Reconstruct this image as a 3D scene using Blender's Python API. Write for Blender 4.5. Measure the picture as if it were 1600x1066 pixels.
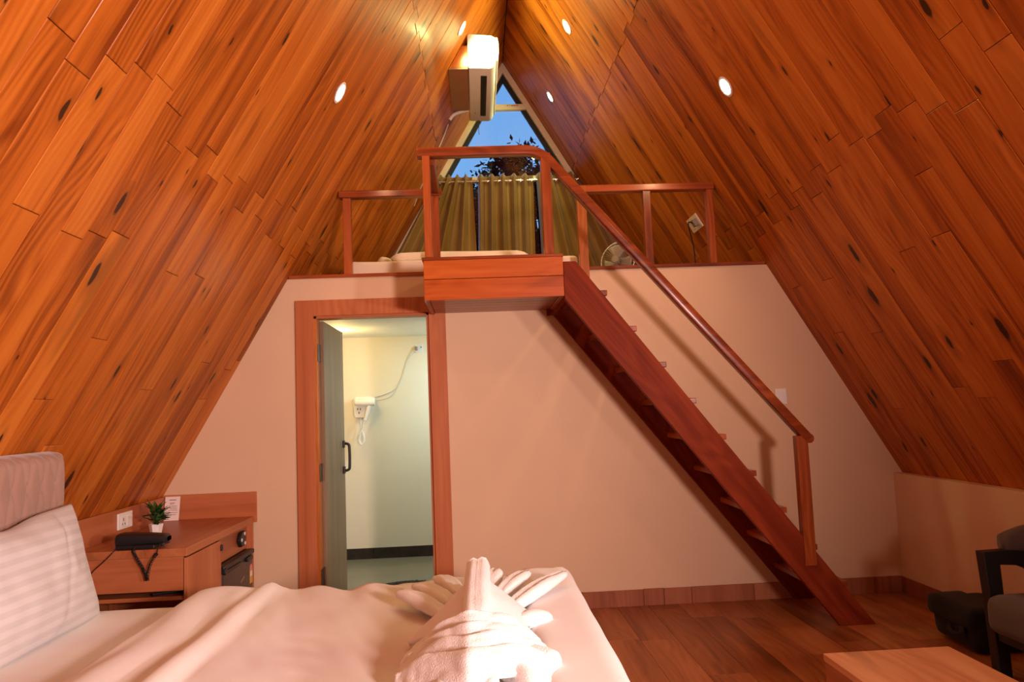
import bpy, bmesh, math, random
from mathutils import Vector, Matrix, noise as mnoise

sc = bpy.context.scene
for o in list(bpy.data.objects):
    bpy.data.objects.remove(o)
COL = sc.collection
rnd = random.Random(7)
PI = math.pi
V = Vector

# ------------------------------------------------------------------ camera
CAMP = V((-0.4231, -5.2358, 1.3618)); YAW, PITCH, ROLL, FPX = 0.0498, 0.0892, -0.0403, 1185.257
_f = V((math.sin(YAW)*math.cos(PITCH), math.cos(YAW)*math.cos(PITCH), math.sin(PITCH)))
_r = V((math.cos(YAW), -math.sin(YAW), 0)); _u = _r.cross(_f)
_r2 = _r*math.cos(ROLL) + _u*math.sin(ROLL); _u2 = -_r*math.sin(ROLL) + _u*math.cos(ROLL)
cd = bpy.data.cameras.new('camera'); cam = bpy.data.objects.new('camera', cd); COL.objects.link(cam)
m = Matrix((( _r2.x, _u2.x, -_f.x), (_r2.y, _u2.y, -_f.y), (_r2.z, _u2.z, -_f.z))).to_4x4()
m.translation = CAMP; cam.matrix_world = m
cd.sensor_width = 36; cd.lens = FPX*36/1600; cd.clip_start = 0.05; cd.clip_end = 200
sc.camera = cam

# ------------------------------------------------------------------ world, lamps, exposure
W = bpy.data.worlds.new('dusk_sky'); sc.world = W; W.use_nodes = True
wn = W.node_tree.nodes; wl = W.node_tree.links; wn.clear()
wo = wn.new('ShaderNodeOutputWorld'); wb = wn.new('ShaderNodeBackground')
wt = wn.new('ShaderNodeTexCoord'); ws = wn.new('ShaderNodeSeparateXYZ'); wr = wn.new('ShaderNodeValToRGB')
wl.new(wt.outputs['Generated'], ws.inputs[0]); wl.new(ws.outputs['Z'], wr.inputs[0])
wr.color_ramp.elements[0].position = 0.0; wr.color_ramp.elements[0].color = (0.36, 0.70, 1.15, 1)
wr.color_ramp.elements[1].position = 0.75; wr.color_ramp.elements[1].color = (0.08, 0.29, 0.85, 1)
wl.new(wr.outputs[0], wb.inputs[0]); wb.inputs[1].default_value = 0.9; wl.new(wb.outputs[0], wo.inputs[0])

sc.view_settings.view_transform = 'Standard'; sc.view_settings.look = 'None'
sc.view_settings.gamma = 1.0; sc.view_settings.use_curve_mapping = False
sc.view_settings.exposure = 0.06

def lamp(name, kind, loc, energy, col, target=None, size=0.1, parent=None, spot=None, blend=1.0, spread=None):
    d = bpy.data.lights.new(name, kind); d.energy = energy; d.color = col
    if kind == 'AREA':
        d.shape = 'DISK'; d.size = size
        if spread: d.spread = spread
    else:
        d.shadow_soft_size = size
    if kind == 'SPOT':
        d.spot_size = spot; d.spot_blend = blend
    o = bpy.data.objects.new(name, d); COL.objects.link(o); o.location = loc
    if target is not None:
        o.rotation_euler = (V(target)-V(loc)).to_track_quat('-Z', 'Y').to_euler()
    return o
# a bright white lamp on the rear wall, right of and behind the camera (throws the handrail's shadow, lights the towels)
lamp('rear_lamp_light', 'SPOT', (1.25, -6.15, 1.60), 880, (1.0, 0.68, 0.62), (-1.55, -1.5, 1.95), 0.19, spot=math.radians(100), blend=1.0)
# added unseen spot at the right side, aimed across the bed to shape the towels
lamp('side_fill_light', 'SPOT', (2.05, -4.45, 1.42), 250, (1.0, 0.76, 0.72), (-1.8, -2.2, 1.75), 0.10, spot=math.radians(100), blend=1.0)
# bathroom lamps: cool at the right of its ceiling, warm at the left
lamp('bathroom_cool_light', 'AREA', (-0.42, 1.45, 2.04), 15, (0.60, 0.86, 1.0), (-0.55, 1.7, 0), 0.16)
lamp('bathroom_warm_light', 'POINT', (-1.62, 1.45, 1.98), 8, (1.0, 0.66, 0.22), None, 0.06)
DOWN_HI = (0.97, 1.02, 0.36); DOWN_LO = (1.0, 0.56, 0.28)

# ------------------------------------------------------------------ materials
MATS = {}
def newmat(name):
    mt = bpy.data.materials.new(name); mt.use_nodes = True
    nt = mt.node_tree; nt.nodes.clear()
    out = nt.nodes.new('ShaderNodeOutputMaterial'); b = nt.nodes.new('ShaderNodeBsdfPrincipled')
    nt.links.new(b.outputs[0], out.inputs[0])
    MATS[name] = mt
    return mt, nt, b
def nd(nt, t, **kw):
    n = nt.nodes.new(t)
    for k, v in kw.items(): setattr(n, k, v)
    return n
def mth(nt, op, a, b=None, clamp=False):
    n = nd(nt, 'ShaderNodeMath', operation=op); n.use_clamp = clamp
    for i, x in enumerate((a, b)):
        if x is None: continue
        if isinstance(x, (int, float)): n.inputs[i].default_value = x
        else: nt.links.new(x, n.inputs[i])
    return n.outputs[0]
def vmul(nt, a, v):
    n = nd(nt, 'ShaderNodeVectorMath', operation='MULTIPLY'); nt.links.new(a, n.inputs[0]); n.inputs[1].default_value = v
    return n.outputs[0]
def vadd(nt, a, b):
    n = nd(nt, 'ShaderNodeVectorMath', operation='ADD'); nt.links.new(a, n.inputs[0]); nt.links.new(b, n.inputs[1])
    return n.outputs[0]
def noise(nt, vec, scale, detail=3, rough=0.55, dist=0.0):
    n = nd(nt, 'ShaderNodeTexNoise'); nt.links.new(vec, n.inputs['Vector'])
    n.inputs['Scale'].default_value = scale; n.inputs['Detail'].default_value = detail
    n.inputs['Roughness'].default_value = rough; n.inputs['Distortion'].default_value = dist
    return n.outputs['Fac']
def ramp(nt, fac, stops):
    n = nd(nt, 'ShaderNodeValToRGB'); nt.links.new(fac, n.inputs[0])
    e = n.color_ramp.elements
    while len(e) < len(stops): e.new(0.5)
    for el, (p, c) in zip(e, stops): el.position = p; el.color = (*c, 1)
    return n.outputs[0]
def mix(nt, fac, a, b):
    n = nd(nt, 'ShaderNodeMix', data_type='RGBA')
    if isinstance(fac, (int, float)): n.inputs[0].default_value = fac
    else: nt.links.new(fac, n.inputs[0])
    for i, x in ((6, a), (7, b)):
        if isinstance(x, tuple): n.inputs[i].default_value = (*x, 1)
        else: nt.links.new(x, n.inputs[i])
    return n.outputs[2]
def bump(nt, b, h, strength, dist=0.01):
    n = nd(nt, 'ShaderNodeBump'); n.inputs['Strength'].default_value = strength; n.inputs['Distance'].default_value = dist
    nt.links.new(h, n.inputs['Height']); nt.links.new(n.outputs[0], b.inputs['Normal'])

def plain(name, col, rough=0.5, metal=0.0, var=0.06, nscale=6.0, bumps=0.0, bscale=200, sheen=0.0, spec=0.5, coat=0.0):
    mt, nt, b = newmat(name)
    tc = nd(nt, 'ShaderNodeTexCoord').outputs['Object']
    f = noise(nt, tc, nscale, 4)
    lo = tuple(c*(1-var) for c in col); hi = tuple(min(1, c*(1+var)) for c in col)
    nt.links.new(ramp(nt, f, [(0.3, lo), (0.7, hi)]), b.inputs['Base Color'])
    b.inputs['Roughness'].default_value = rough; b.inputs['Metallic'].default_value = metal
    b.inputs['Specular IOR Level'].default_value = spec
    if coat: b.inputs['Coat Weight'].default_value = coat; b.inputs['Coat Roughness'].default_value = 0.12
    if sheen: b.inputs['Sheen Weight'].default_value = sheen; b.inputs['Sheen Roughness'].default_value = 0.5
    if bumps: bump(nt, b, noise(nt, tc, bscale, 3), bumps, 0.004)
    return mt

def wood(name, dark, mid, light, axis='x', roty=0.0, rough=0.3, coat=0.0, knots=0.0, pervar=0.25, grain=1.0, ringw=0.35, stain=0.0, bstr=0.06, spec=0.22):
    mt, nt, b = newmat(name)
    tc = nd(nt, 'ShaderNodeTexCoord').outputs['Object']
    if roty:
        mp = nd(nt, 'ShaderNodeMapping'); mp.inputs['Rotation'].default_value = (0, roty, 0)
        nt.links.new(tc, mp.inputs[0]); tc = mp.outputs[0]
    if axis != 'x':
        s = nd(nt, 'ShaderNodeSeparateXYZ'); nt.links.new(tc, s.inputs[0])
        c = nd(nt, 'ShaderNodeCombineXYZ')
        order = {'y': (1, 0, 2), 'z': (2, 0, 1)}[axis]
        for i, k in enumerate(order): nt.links.new(s.outputs[k], c.inputs[i])
        tc = c.outputs[0]
    R = nd(nt, 'ShaderNodeObjectInfo').outputs['Random']
    off = nd(nt, 'ShaderNodeCombineXYZ')
    nt.links.new(mth(nt, 'MULTIPLY', R, 57.3), off.inputs[0]); nt.links.new(mth(nt, 'MULTIPLY', R, 31.7), off.inputs[1])
    nt.links.new(mth(nt, 'MULTIPLY', R, 91.1), off.inputs[2])
    p = vadd(nt, tc, off.outputs[0])
    g = grain
    fine = noise(nt, vmul(nt, p, (1.6*g, 75*g, 75*g)), 1.0, 3, 0.6)
    lines = noise(nt, vmul(nt, p, (0.9*g, 26*g, 26*g)), 1.0, 3, 0.55, 0.5)
    broad = noise(nt, vmul(nt, p, (0.5*g, 6.5*g, 6.5*g)), 1.0, 2, 0.5, 0.8)
    warp = noise(nt, vmul(nt, p, (0.9*g, 3.5*g, 3.5*g)), 1.0, 2, 0.45)
    sy = nd(nt, 'ShaderNodeSeparateXYZ'); nt.links.new(p, sy.inputs[0])
    ph = mth(nt, 'ADD', mth(nt, 'MULTIPLY', sy.outputs[1], 150*g), mth(nt, 'MULTIPLY', warp, 75))
    rg = mth(nt, 'ADD', mth(nt, 'MULTIPLY', mth(nt, 'SINE', ph), 0.5), 0.5)
    mod = noise(nt, vmul(nt, p, (0.7*g, 5*g, 5*g)), 1.0, 2)
    rg = mth(nt, 'MULTIPLY', mth(nt, 'SUBTRACT', rg, 0.5), mth(nt, 'MULTIPLY', mth(nt, 'SUBTRACT', mod, 0.30), 2.2, True))
    f = mth(nt, 'ADD', mth(nt, 'MULTIPLY', fine, 0.16), mth(nt, 'MULTIPLY', lines, 0.30))
    f = mth(nt, 'ADD', f, mth(nt, 'MULTIPLY', broad, 0.54))
    f = mth(nt, 'ADD', f, mth(nt, 'MULTIPLY', rg, ringw*0.42))
    f = mth(nt, 'ADD', f, mth(nt, 'MULTIPLY', mth(nt, 'SUBTRACT', R, 0.5), pervar))
    col = ramp(nt, f, [(0.30, dark), (0.48, mid), (0.68, light)])
    if stain:
        st = noise(nt, vmul(nt, p, (1.3, 7, 7)), 1.0, 2, 0.5, 0.4)
        col = mix(nt, mth(nt, 'MULTIPLY', ramp(nt, st, [(0.60, (0, 0, 0)), (0.72, (1, 1, 1))]), stain), col, tuple(0.30*c for c in mid))
    if knots:
        s2 = nd(nt, 'ShaderNodeSeparateXYZ'); nt.links.new(p, s2.inputs[0])
        c2 = nd(nt, 'ShaderNodeCombineXYZ'); nt.links.new(s2.outputs[0], c2.inputs[0]); nt.links.new(s2.outputs[1], c2.inputs[1])
        kv = vmul(nt, c2.outputs[0], (2.7, 8.0, 1.0))
        wob = nd(nt, 'ShaderNodeTexNoise'); nt.links.new(vmul(nt, c2.outputs[0], (9, 14, 1)), wob.inputs['Vector']); wob.inputs['Scale'].default_value = 1.0
        kv = vadd(nt, kv, vmul(nt, wob.outputs['Color'], (0.22, 0.22, 0)))
        vo = nd(nt, 'ShaderNodeTexVoronoi', voronoi_dimensions='2D', feature='F1'); nt.links.new(kv, vo.inputs['Vector'])
        vo.inputs['Scale'].default_value = 1.0
        sc3 = nd(nt, 'ShaderNodeSeparateColor'); nt.links.new(vo.outputs['Color'], sc3.inputs[0])
        on = mth(nt, 'GREATER_THAN', sc3.outputs[0], 1-knots)
        rad = mth(nt, 'ADD', mth(nt, 'MULTIPLY', mth(nt, 'POWER', sc3.outputs[1], 2.5), 0.16), 0.035)
        d = mth(nt, 'DIVIDE', vo.outputs['Distance'], rad)
        k1 = mth(nt, 'MULTIPLY', on, mth(nt, 'SUBTRACT', 1.0, mth(nt, 'MULTIPLY', mth(nt, 'SUBTRACT', d, 0.8), 3.5, True), True))
        halo = mth(nt, 'MULTIPLY', on, mth(nt, 'SUBTRACT', 1.0, mth(nt, 'DIVIDE', d, 3.2), True), True)
        col = mix(nt, mth(nt, 'MULTIPLY', halo, 0.55), col, tuple(0.55*c for c in dark))
        col = mix(nt, mth(nt, 'MULTIPLY', k1, 0.92), col, (0.030, 0.012, 0.006))
    nt.links.new(col, b.inputs['Base Color'])
    b.inputs['Roughness'].default_value = rough; b.inputs['Specular IOR Level'].default_value = spec
    if coat: b.inputs['Coat Weight'].default_value = coat*0.4; b.inputs['Coat Roughness'].default_value = 0.16
    bump(nt, b, f, bstr, 0.01)
    return mt

def fabric(name, col, rough=0.9, weave=900, strength=0.25, sheen=0.3, var=0.05, stripes=None):
    mt, nt, b = newmat(name)
    tc = nd(nt, 'ShaderNodeTexCoord').outputs['Object']
    f = noise(nt, tc, 5.0, 4)
    lo = tuple(c*(1-var) for c in col); hi = tuple(min(1, c*(1+var)) for c in col)
    colr = ramp(nt, f, [(0.3, lo), (0.7, hi)])
    if stripes:
        ax, period, amt = stripes
        s = nd(nt, 'ShaderNodeSeparateXYZ'); nt.links.new(tc, s.inputs[0])
        sn = mth(nt, 'SINE', mth(nt, 'MULTIPLY', s.outputs[ax], 2*PI/period))
        st = mth(nt, 'ADD', mth(nt, 'MULTIPLY', sn, 1.6), 0.5, True)
        colr = mix(nt, mth(nt, 'MULTIPLY', st, amt), colr, tuple(c*0.72 for c in col))
        nt.links.new(mth(nt, 'ADD', mth(nt, 'MULTIPLY', st, 0.25), rough-0.3), b.inputs['Roughness'])
    else:
        b.inputs['Roughness'].default_value = rough
    nt.links.new(colr, b.inputs['Base Color'])
    b.inputs['Specular IOR Level'].default_value = 0.25
    b.inputs['Sheen Weight'].default_value = sheen; b.inputs['Sheen Roughness'].default_value = 0.4
    bump(nt, b, noise(nt, tc, weave, 2), strength, 0.002)
    return mt

PINE = wood('varnished_knotty_pine', (0.20, 0.040, 0.004), (0.46, 0.122, 0.013), (0.60, 0.195, 0.027), rough=0.42, coat=0.15, spec=0.12, knots=0.27, pervar=0.22, ringw=0.36, stain=0.5)
REDX = wood('red_brown_stair_wood_x', (0.11, 0.020, 0.005), (0.25, 0.048, 0.010), (0.40, 0.092, 0.020), 'x', rough=0.3, coat=0.4, pervar=0.2)
REDY = wood('red_brown_stair_wood_y', (0.11, 0.020, 0.005), (0.25, 0.048, 0.010), (0.40, 0.092, 0.020), 'y', rough=0.3, coat=0.4, pervar=0.2)
REDZ = wood('red_brown_stair_wood_z', (0.13, 0.025, 0.006), (0.28, 0.058, 0.012), (0.43, 0.105, 0.022), 'z', rough=0.3, coat=0.4, pervar=0.2)
STRW = wood('dark_red_stringer_wood', (0.075, 0.010, 0.003), (0.18, 0.025, 0.007), (0.29, 0.050, 0.013), 'x', roty=-math.atan2(2.245, 1.69), rough=0.5, coat=0.0, pervar=0.1, spec=0.06)
ORGX = wood('orange_fascia_wood', (0.20, 0.036, 0.005), (0.41, 0.080, 0.010), (0.54, 0.130, 0.022), 'x', rough=0.3, coat=0.4, pervar=0.15)
ORGZ = wood('lit_orange_wood', (0.30, 0.075, 0.012), (0.50, 0.150, 0.025), (0.60, 0.20, 0.045), 'z', rough=0.3, coat=0.4, pervar=0.15)  # brighter wood with orange lamplight painted in, for the lit upright pieces
LAMZ = wood('tan_laminate_upright', (0.32, 0.092, 0.031), (0.45, 0.142, 0.053), (0.54, 0.195, 0.080), 'z', rough=0.42, pervar=0.08, grain=0.8, ringw=0.25, bstr=0.02)
LAMX = wood('tan_laminate_level', (0.32, 0.092, 0.031), (0.45, 0.142, 0.053), (0.54, 0.195, 0.080), 'x', rough=0.42, pervar=0.08, grain=0.8, ringw=0.25, bstr=0.02)
LAMY = wood('tan_laminate_lengthwise', (0.28, 0.080, 0.027), (0.40, 0.128, 0.046), (0.49, 0.180, 0.072), 'y', rough=0.36, pervar=0.08, grain=0.8, ringw=0.25, bstr=0.02, stain=0.25)
TABW = wood('honey_table_laminate', (0.50, 0.20, 0.095), (0.68, 0.31, 0.155), (0.78, 0.40, 0.21), 'y', rough=0.36, pervar=0.08, grain=0.8, ringw=0.25, bstr=0.02, stain=0.4)
DOORW = wood('grey_brown_door_laminate', (0.17, 0.115, 0.066), (0.24, 0.168, 0.098), (0.30, 0.215, 0.13), 'z', rough=0.45, pervar=0.05, grain=1.2, ringw=0.2, bstr=0.02)
FLOORW = wood('brown_laminate_floor', (0.17, 0.052, 0.016), (0.33, 0.110, 0.032), (0.47, 0.175, 0.055), 'y', rough=0.40, coat=0.1, pervar=0.22, grain=0.9, ringw=0.3, stain=0.5)
SKIRT = wood('brown_skirting_wood', (0.22, 0.070, 0.030), (0.33, 0.110, 0.050), (0.42, 0.16, 0.075), 'z', rough=0.4, pervar=0.25, grain=1.0, ringw=0.2)
BACKING = plain('dark_joint_backing', (0.05, 0.018, 0.008), 0.8)
PLASTER = plain('peach_plaster', (0.70, 0.495, 0.315), 0.75, var=0.025, nscale=2.5, bumps=0.10, bscale=60)
BATHWALL = plain('cream_bathroom_paint', (0.78, 0.72, 0.56), 0.6, var=0.02, nscale=2)
BATHCEIL = plain('white_ceiling_paint', (0.80, 0.82, 0.80), 0.7, var=0.02)
BATHFLOOR = plain('grey_green_bathroom_tile', (0.20, 0.178, 0.118), 0.3, var=0.15, nscale=3)
DARKTILE = plain('dark_skirting_tile', (0.030, 0.022, 0.018), 0.25, var=0.3, nscale=20)
SLABM = plain('loft_floor_board', (0.35, 0.17, 0.08), 0.6)
LINEN = fabric('white_bed_linen', (0.80, 0.78, 0.76), 0.85, 700, 0.12, 0.15, 0.025)
STRIPE = fabric('white_satin_stripe', (0.63, 0.62, 0.62), 0.75, 700, 0.1, 0.1, 0.02, stripes=(1, 0.040, 0.42))
TOWEL = fabric('white_terry_towel', (0.88, 0.88, 0.88), 0.95, 210, 1.3, 0.3, 0.03)
HEADB = fabric('beige_headboard_fabric', (0.33, 0.205, 0.155), 0.9, 500, 0.3, 0.3, 0.06)
LOFTBED = fabric('cream_loft_bedding', (0.80, 0.68, 0.52), 0.9, 500, 0.2, 0.2, 0.03)
CURT = fabric('olive_gold_curtain_satin', (0.28, 0.160, 0.036), 0.34, 500, 0.08, 0.3, 0.08)
SEATF = fabric('taupe_chair_fabric', (0.105, 0.080, 0.066), 0.95, 500, 0.4, 0.2, 0.08)
BAGF = fabric('black_bag_fabric', (0.016, 0.015, 0.017), 0.9, 300, 0.5, 0.1, 0.2)
MATF = fabric('dark_bath_mat_pile', (0.03, 0.022, 0.022), 1.0, 150, 1.0, 0.1, 0.3)
BLACK = plain('black_plastic', (0.012, 0.011, 0.012), 0.42, var=0.1)
BLACKW = plain('black_lacquered_wood', (0.010, 0.008, 0.008), 0.45, var=0.2)
WHITEP = plain('white_plastic', (0.82, 0.80, 0.76), 0.35, var=0.02)
ACW = plain('white_ac_plastic', (0.85, 0.82, 0.78), 0.4, var=0.015)
CREAMF = plain('cream_window_profile', (0.74, 0.64, 0.46), 0.45, var=0.04)
DARKF = plain('black_window_gasket', (0.010, 0.012, 0.016), 0.6)
STEEL = plain('dull_steel', (0.42, 0.38, 0.32), 0.35, 0.9)
HINGE = plain('dark_bronze_hinge', (0.11, 0.06, 0.035), 0.45, 0.6)
CHROME = plain('bright_rod_metal', (0.75, 0.70, 0.60), 0.2, 1.0)
FRIDGE = plain('dark_brown_fridge_steel', (0.055, 0.036, 0.028), 0.35, 0.3, var=0.05)
LEAFM = plain('dark_green_plastic_leaf', (0.035, 0.085, 0.014), 0.45, var=0.5, nscale=30)
TREELEAF = plain('night_tree_leaf', (0.008, 0.013, 0.013), 0.9, spec=0.08, var=0.4, nscale=8)
BARK = plain('tree_bark', (0.03, 0.022, 0.018), 0.9, var=0.3, nscale=12)
SOILM = plain('outdoor_ground', (0.05, 0.05, 0.035), 0.95, var=0.3)
PAPER = plain('paper_card', (0.86, 0.76, 0.70), 0.6, var=0.02)
INK = plain('dark_ink', (0.05, 0.035, 0.045), 0.7)
REDINK = plain('red_ink', (0.50, 0.05, 0.03), 0.7)
YELLOW = plain('yellow_sticker', (0.72, 0.42, 0.06), 0.5)
PINKST = plain('pink_sticker', (0.72, 0.30, 0.24), 0.5)
CABLEW = plain('white_cable', (0.74, 0.70, 0.60), 0.5)
SMOKE = plain('grey_fan_grille', (0.30, 0.23, 0.20), 0.5, 0.2)
def emis(name, col, st):
    mt, nt, b = newmat(name)
    b.inputs['Base Color'].default_value = (*col, 1); b.inputs['Emission Color'].default_value = (*col, 1); b.inputs['Emission Strength'].default_value = st
    return mt
LENS = emis('lit_downlight_lens', (1.0, 0.93, 0.80), 22)
def glassmat(name):
    mt = bpy.data.materials.new(name); mt.use_nodes = True; nt = mt.node_tree; nt.nodes.clear()
    out = nd(nt, 'ShaderNodeOutputMaterial'); a = nd(nt, 'ShaderNodeBsdfTransparent'); g = nd(nt, 'ShaderNodeBsdfGlossy')
    g.inputs['Roughness'].default_value = 0.005; a.inputs[0].default_value = (0.93, 0.96, 0.97, 1)
    fr = nd(nt, 'ShaderNodeFresnel'); fr.inputs[0].default_value = 1.5
    mx = nd(nt, 'ShaderNodeMixShader'); nt.links.new(fr.outputs[0], mx.inputs[0]); nt.links.new(a.outputs[0], mx.inputs[1]); nt.links.new(g.outputs[0], mx.inputs[2])
    nt.links.new(mx.outputs[0], out.inputs[0]); return mt
GLASS = glassmat('clear_window_glass')

# ------------------------------------------------------------------ mesh helpers (all coordinates are world metres)
ORG = {}
def org(o): return ORG.get(o.name, V((0, 0, 0))) if o else V((0, 0, 0))
def tag(o, label=None, cat=None, group=None, kind=None):
    if label: o['label'] = label
    if cat: o['category'] = cat
    if group: o['group'] = group
    if kind: o['kind'] = kind
    return o
def thing(name, loc, label, cat, group=None, kind=None):
    o = bpy.data.objects.new(name, None); COL.objects.link(o); o.location = loc
    o.empty_display_size = 0.05; ORG[o.name] = V(loc)
    return tag(o, label, cat, group, kind)
def obj(name, bm, mat, parent=None, smooth=False, label=None, at=None, mods=()):
    me = bpy.data.meshes.new(name)
    a = org(parent) if parent else (V(at) if at is not None else V((0, 0, 0)))
    if a.length: bmesh.ops.translate(bm, vec=-a, verts=bm.verts)
    bmesh.ops.recalc_face_normals(bm, faces=bm.faces)
    bm.to_mesh(me); bm.free()
    if mat: me.materials.append(mat)
    if smooth:
        for p in me.polygons: p.use_smooth = True
        if smooth != 'all': me.set_sharp_from_angle(angle=math.radians(smooth if smooth is not True else 40))
    o = bpy.data.objects.new(name, me); COL.objects.link(o)
    if parent: o.parent = parent
    else: o.location = a
    ORG[o.name] = a
    if label: o['label'] = label
    for t, kw in mods:
        md = o.modifiers.new(t.lower(), t)
        for k, v in kw.items(): setattr(md, k, v)
    return o
def struct(name, bm, mat, label=None, smooth=False):
    o = obj(name, bm, mat, None, smooth); o['kind'] = 'structure'
    if label: o['label'] = label
    return o
def box(x0, x1, y0, y1, z0, z1, bev=0.0, bm=None, seg=2):
    b = bmesh.new()
    vs = [b.verts.new((x, y, z)) for x in (x0, x1) for y in (y0, y1) for z in (z0, z1)]
    for f in ((0, 1, 3, 2), (4, 6, 7, 5), (0, 4, 5, 1), (2, 3, 7, 6), (0, 2, 6, 4), (1, 5, 7, 3)):
        b.faces.new([vs[i] for i in f])
    if bev: bmesh.ops.bevel(b, geom=list(b.edges), offset=bev, segments=seg, affect='EDGES', profile=0.5)
    return join(bm, b) if bm else b
def join(bm, b):
    me = bpy.data.meshes.new('t'); b.to_mesh(me); b.free(); bm.from_mesh(me); bpy.data.meshes.remove(me)
    return bm
def prism(pts, axis, a0, a1, bev=0.0, bm=None, seg=2):
    """polygon pts in the plane across `axis`, extruded from a0 to a1. axis 'y': pts are (x,z); 'x': (y,z); 'z': (x,y)"""
    b = bmesh.new()
    def P(p, a): return {'y': (p[0], a, p[1]), 'x': (a, p[0], p[1]), 'z': (p[0], p[1], a)}[axis]
    A = [b.verts.new(P(p, a0)) for p in pts]; B = [b.verts.new(P(p, a1)) for p in pts]
    b.faces.new(A); b.faces.new(B[::-1]); n = len(pts)
    for i in range(n): b.faces.new((A[i], A[(i+1) % n], B[(i+1) % n], B[i]))
    bmesh.ops.recalc_face_normals(b, faces=b.faces)
    if bev: bmesh.ops.bevel(b, geom=list(b.edges), offset=bev, segments=seg, affect='EDGES', profile=0.5)
    return join(bm, b) if bm else b
def tube(pts, r, n=8, bm=None, flat=1.0, caps=True):
    """round bar along pts, r a number or one radius per point"""
    b = bmesh.new(); pts = [V(p) for p in pts]; rs = r if isinstance(r, (list, tuple)) else [r]*len(pts)
    rings = []; prev = None
    for i, p in enumerate(pts):
        t = (pts[min(i+1, len(pts)-1)]-pts[max(i-1, 0)])
        t = t.normalized() if t.length > 1e-9 else V((0, 0, 1))
        if prev is None:
            up = V((0, 0, 1)) if abs(t.z) < 0.9 else V((1, 0, 0)); a = t.cross(up).normalized()
        else:
            a = (prev - t*prev.dot(t)).normalized()
        prev = a; c = t.cross(a)
        rings.append([b.verts.new(p + (a*math.cos(2*PI*k/n) + c*math.sin(2*PI*k/n)*flat)*rs[i]) for k in range(n)])
    for i in range(len(rings)-1):
        for k in range(n):
            b.faces.new((rings[i][k], rings[i][(k+1) % n], rings[i+1][(k+1) % n], rings[i+1][k]))
    if caps: b.faces.new(rings[0][::-1]); b.faces.new(rings[-1])
    return join(bm, b) if bm else b
def smoothpath(pts, n=8):
    pts = [V(p) for p in pts]; out = []
    for i in range(len(pts)-1):
        p0, p1, p2, p3 = pts[max(i-1, 0)], pts[i], pts[i+1], pts[min(i+2, len(pts)-1)]
        for k in range(n):
            t = k/n
            out.append(0.5*((2*p1)+(p2-p0)*t+(2*p0-5*p1+4*p2-p3)*t*t+(3*p1-p0-3*p2+p3)*t**3))
    return out+[pts[-1]]
def lathe(prof, n, M=None, bm=None):
    """prof: (radius, height) pairs about local z, placed with matrix M"""
    b = bmesh.new(); rings = []
    for r, h in prof:
        if r < 1e-6: rings.append([b.verts.new((0, 0, h))])
        else: rings.append([b.verts.new((r*math.cos(2*PI*k/n), r*math.sin(2*PI*k/n), h)) for k in range(n)])
    for A, B in zip(rings, rings[1:]):
        for k in range(n):
            k2 = (k+1) % n
            if len(A) == 1 and len(B) == 1: continue
            if len(A) == 1: b.faces.new((A[0], B[k2], B[k]))
            elif len(B) == 1: b.faces.new((A[k], A[k2], B[0]))
            else: b.faces.new((A[k], A[k2], B[k2], B[k]))
    if M is not None: bmesh.ops.transform(b, matrix=M, verts=b.verts)
    return join(bm, b) if bm else b
def grid(nu, nv, fn, bm=None, wrap=False):
    b = bm or bmesh.new()
    vs = [[b.verts.new(fn(i/(nu-1), j/(nv-1))) for j in range(nv)] for i in range(nu)]
    for i in range(nu-1):
        for j in range(nv-1):
            b.faces.new((vs[i][j], vs[i+1][j], vs[i+1][j+1], vs[i][j+1]))
    return b
def frame(z, loc, xhint=V((0, 1, 0))):
    z = V(z).normalized(); x = (V(xhint)-z*V(xhint).dot(z)).normalized(); y = z.cross(x)
    M = Matrix((x, y, z)).transposed().to_4x4(); M.translation = V(loc); return M
def nz(p, s=1.0): return mnoise.noise(V(p)*s)

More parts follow.
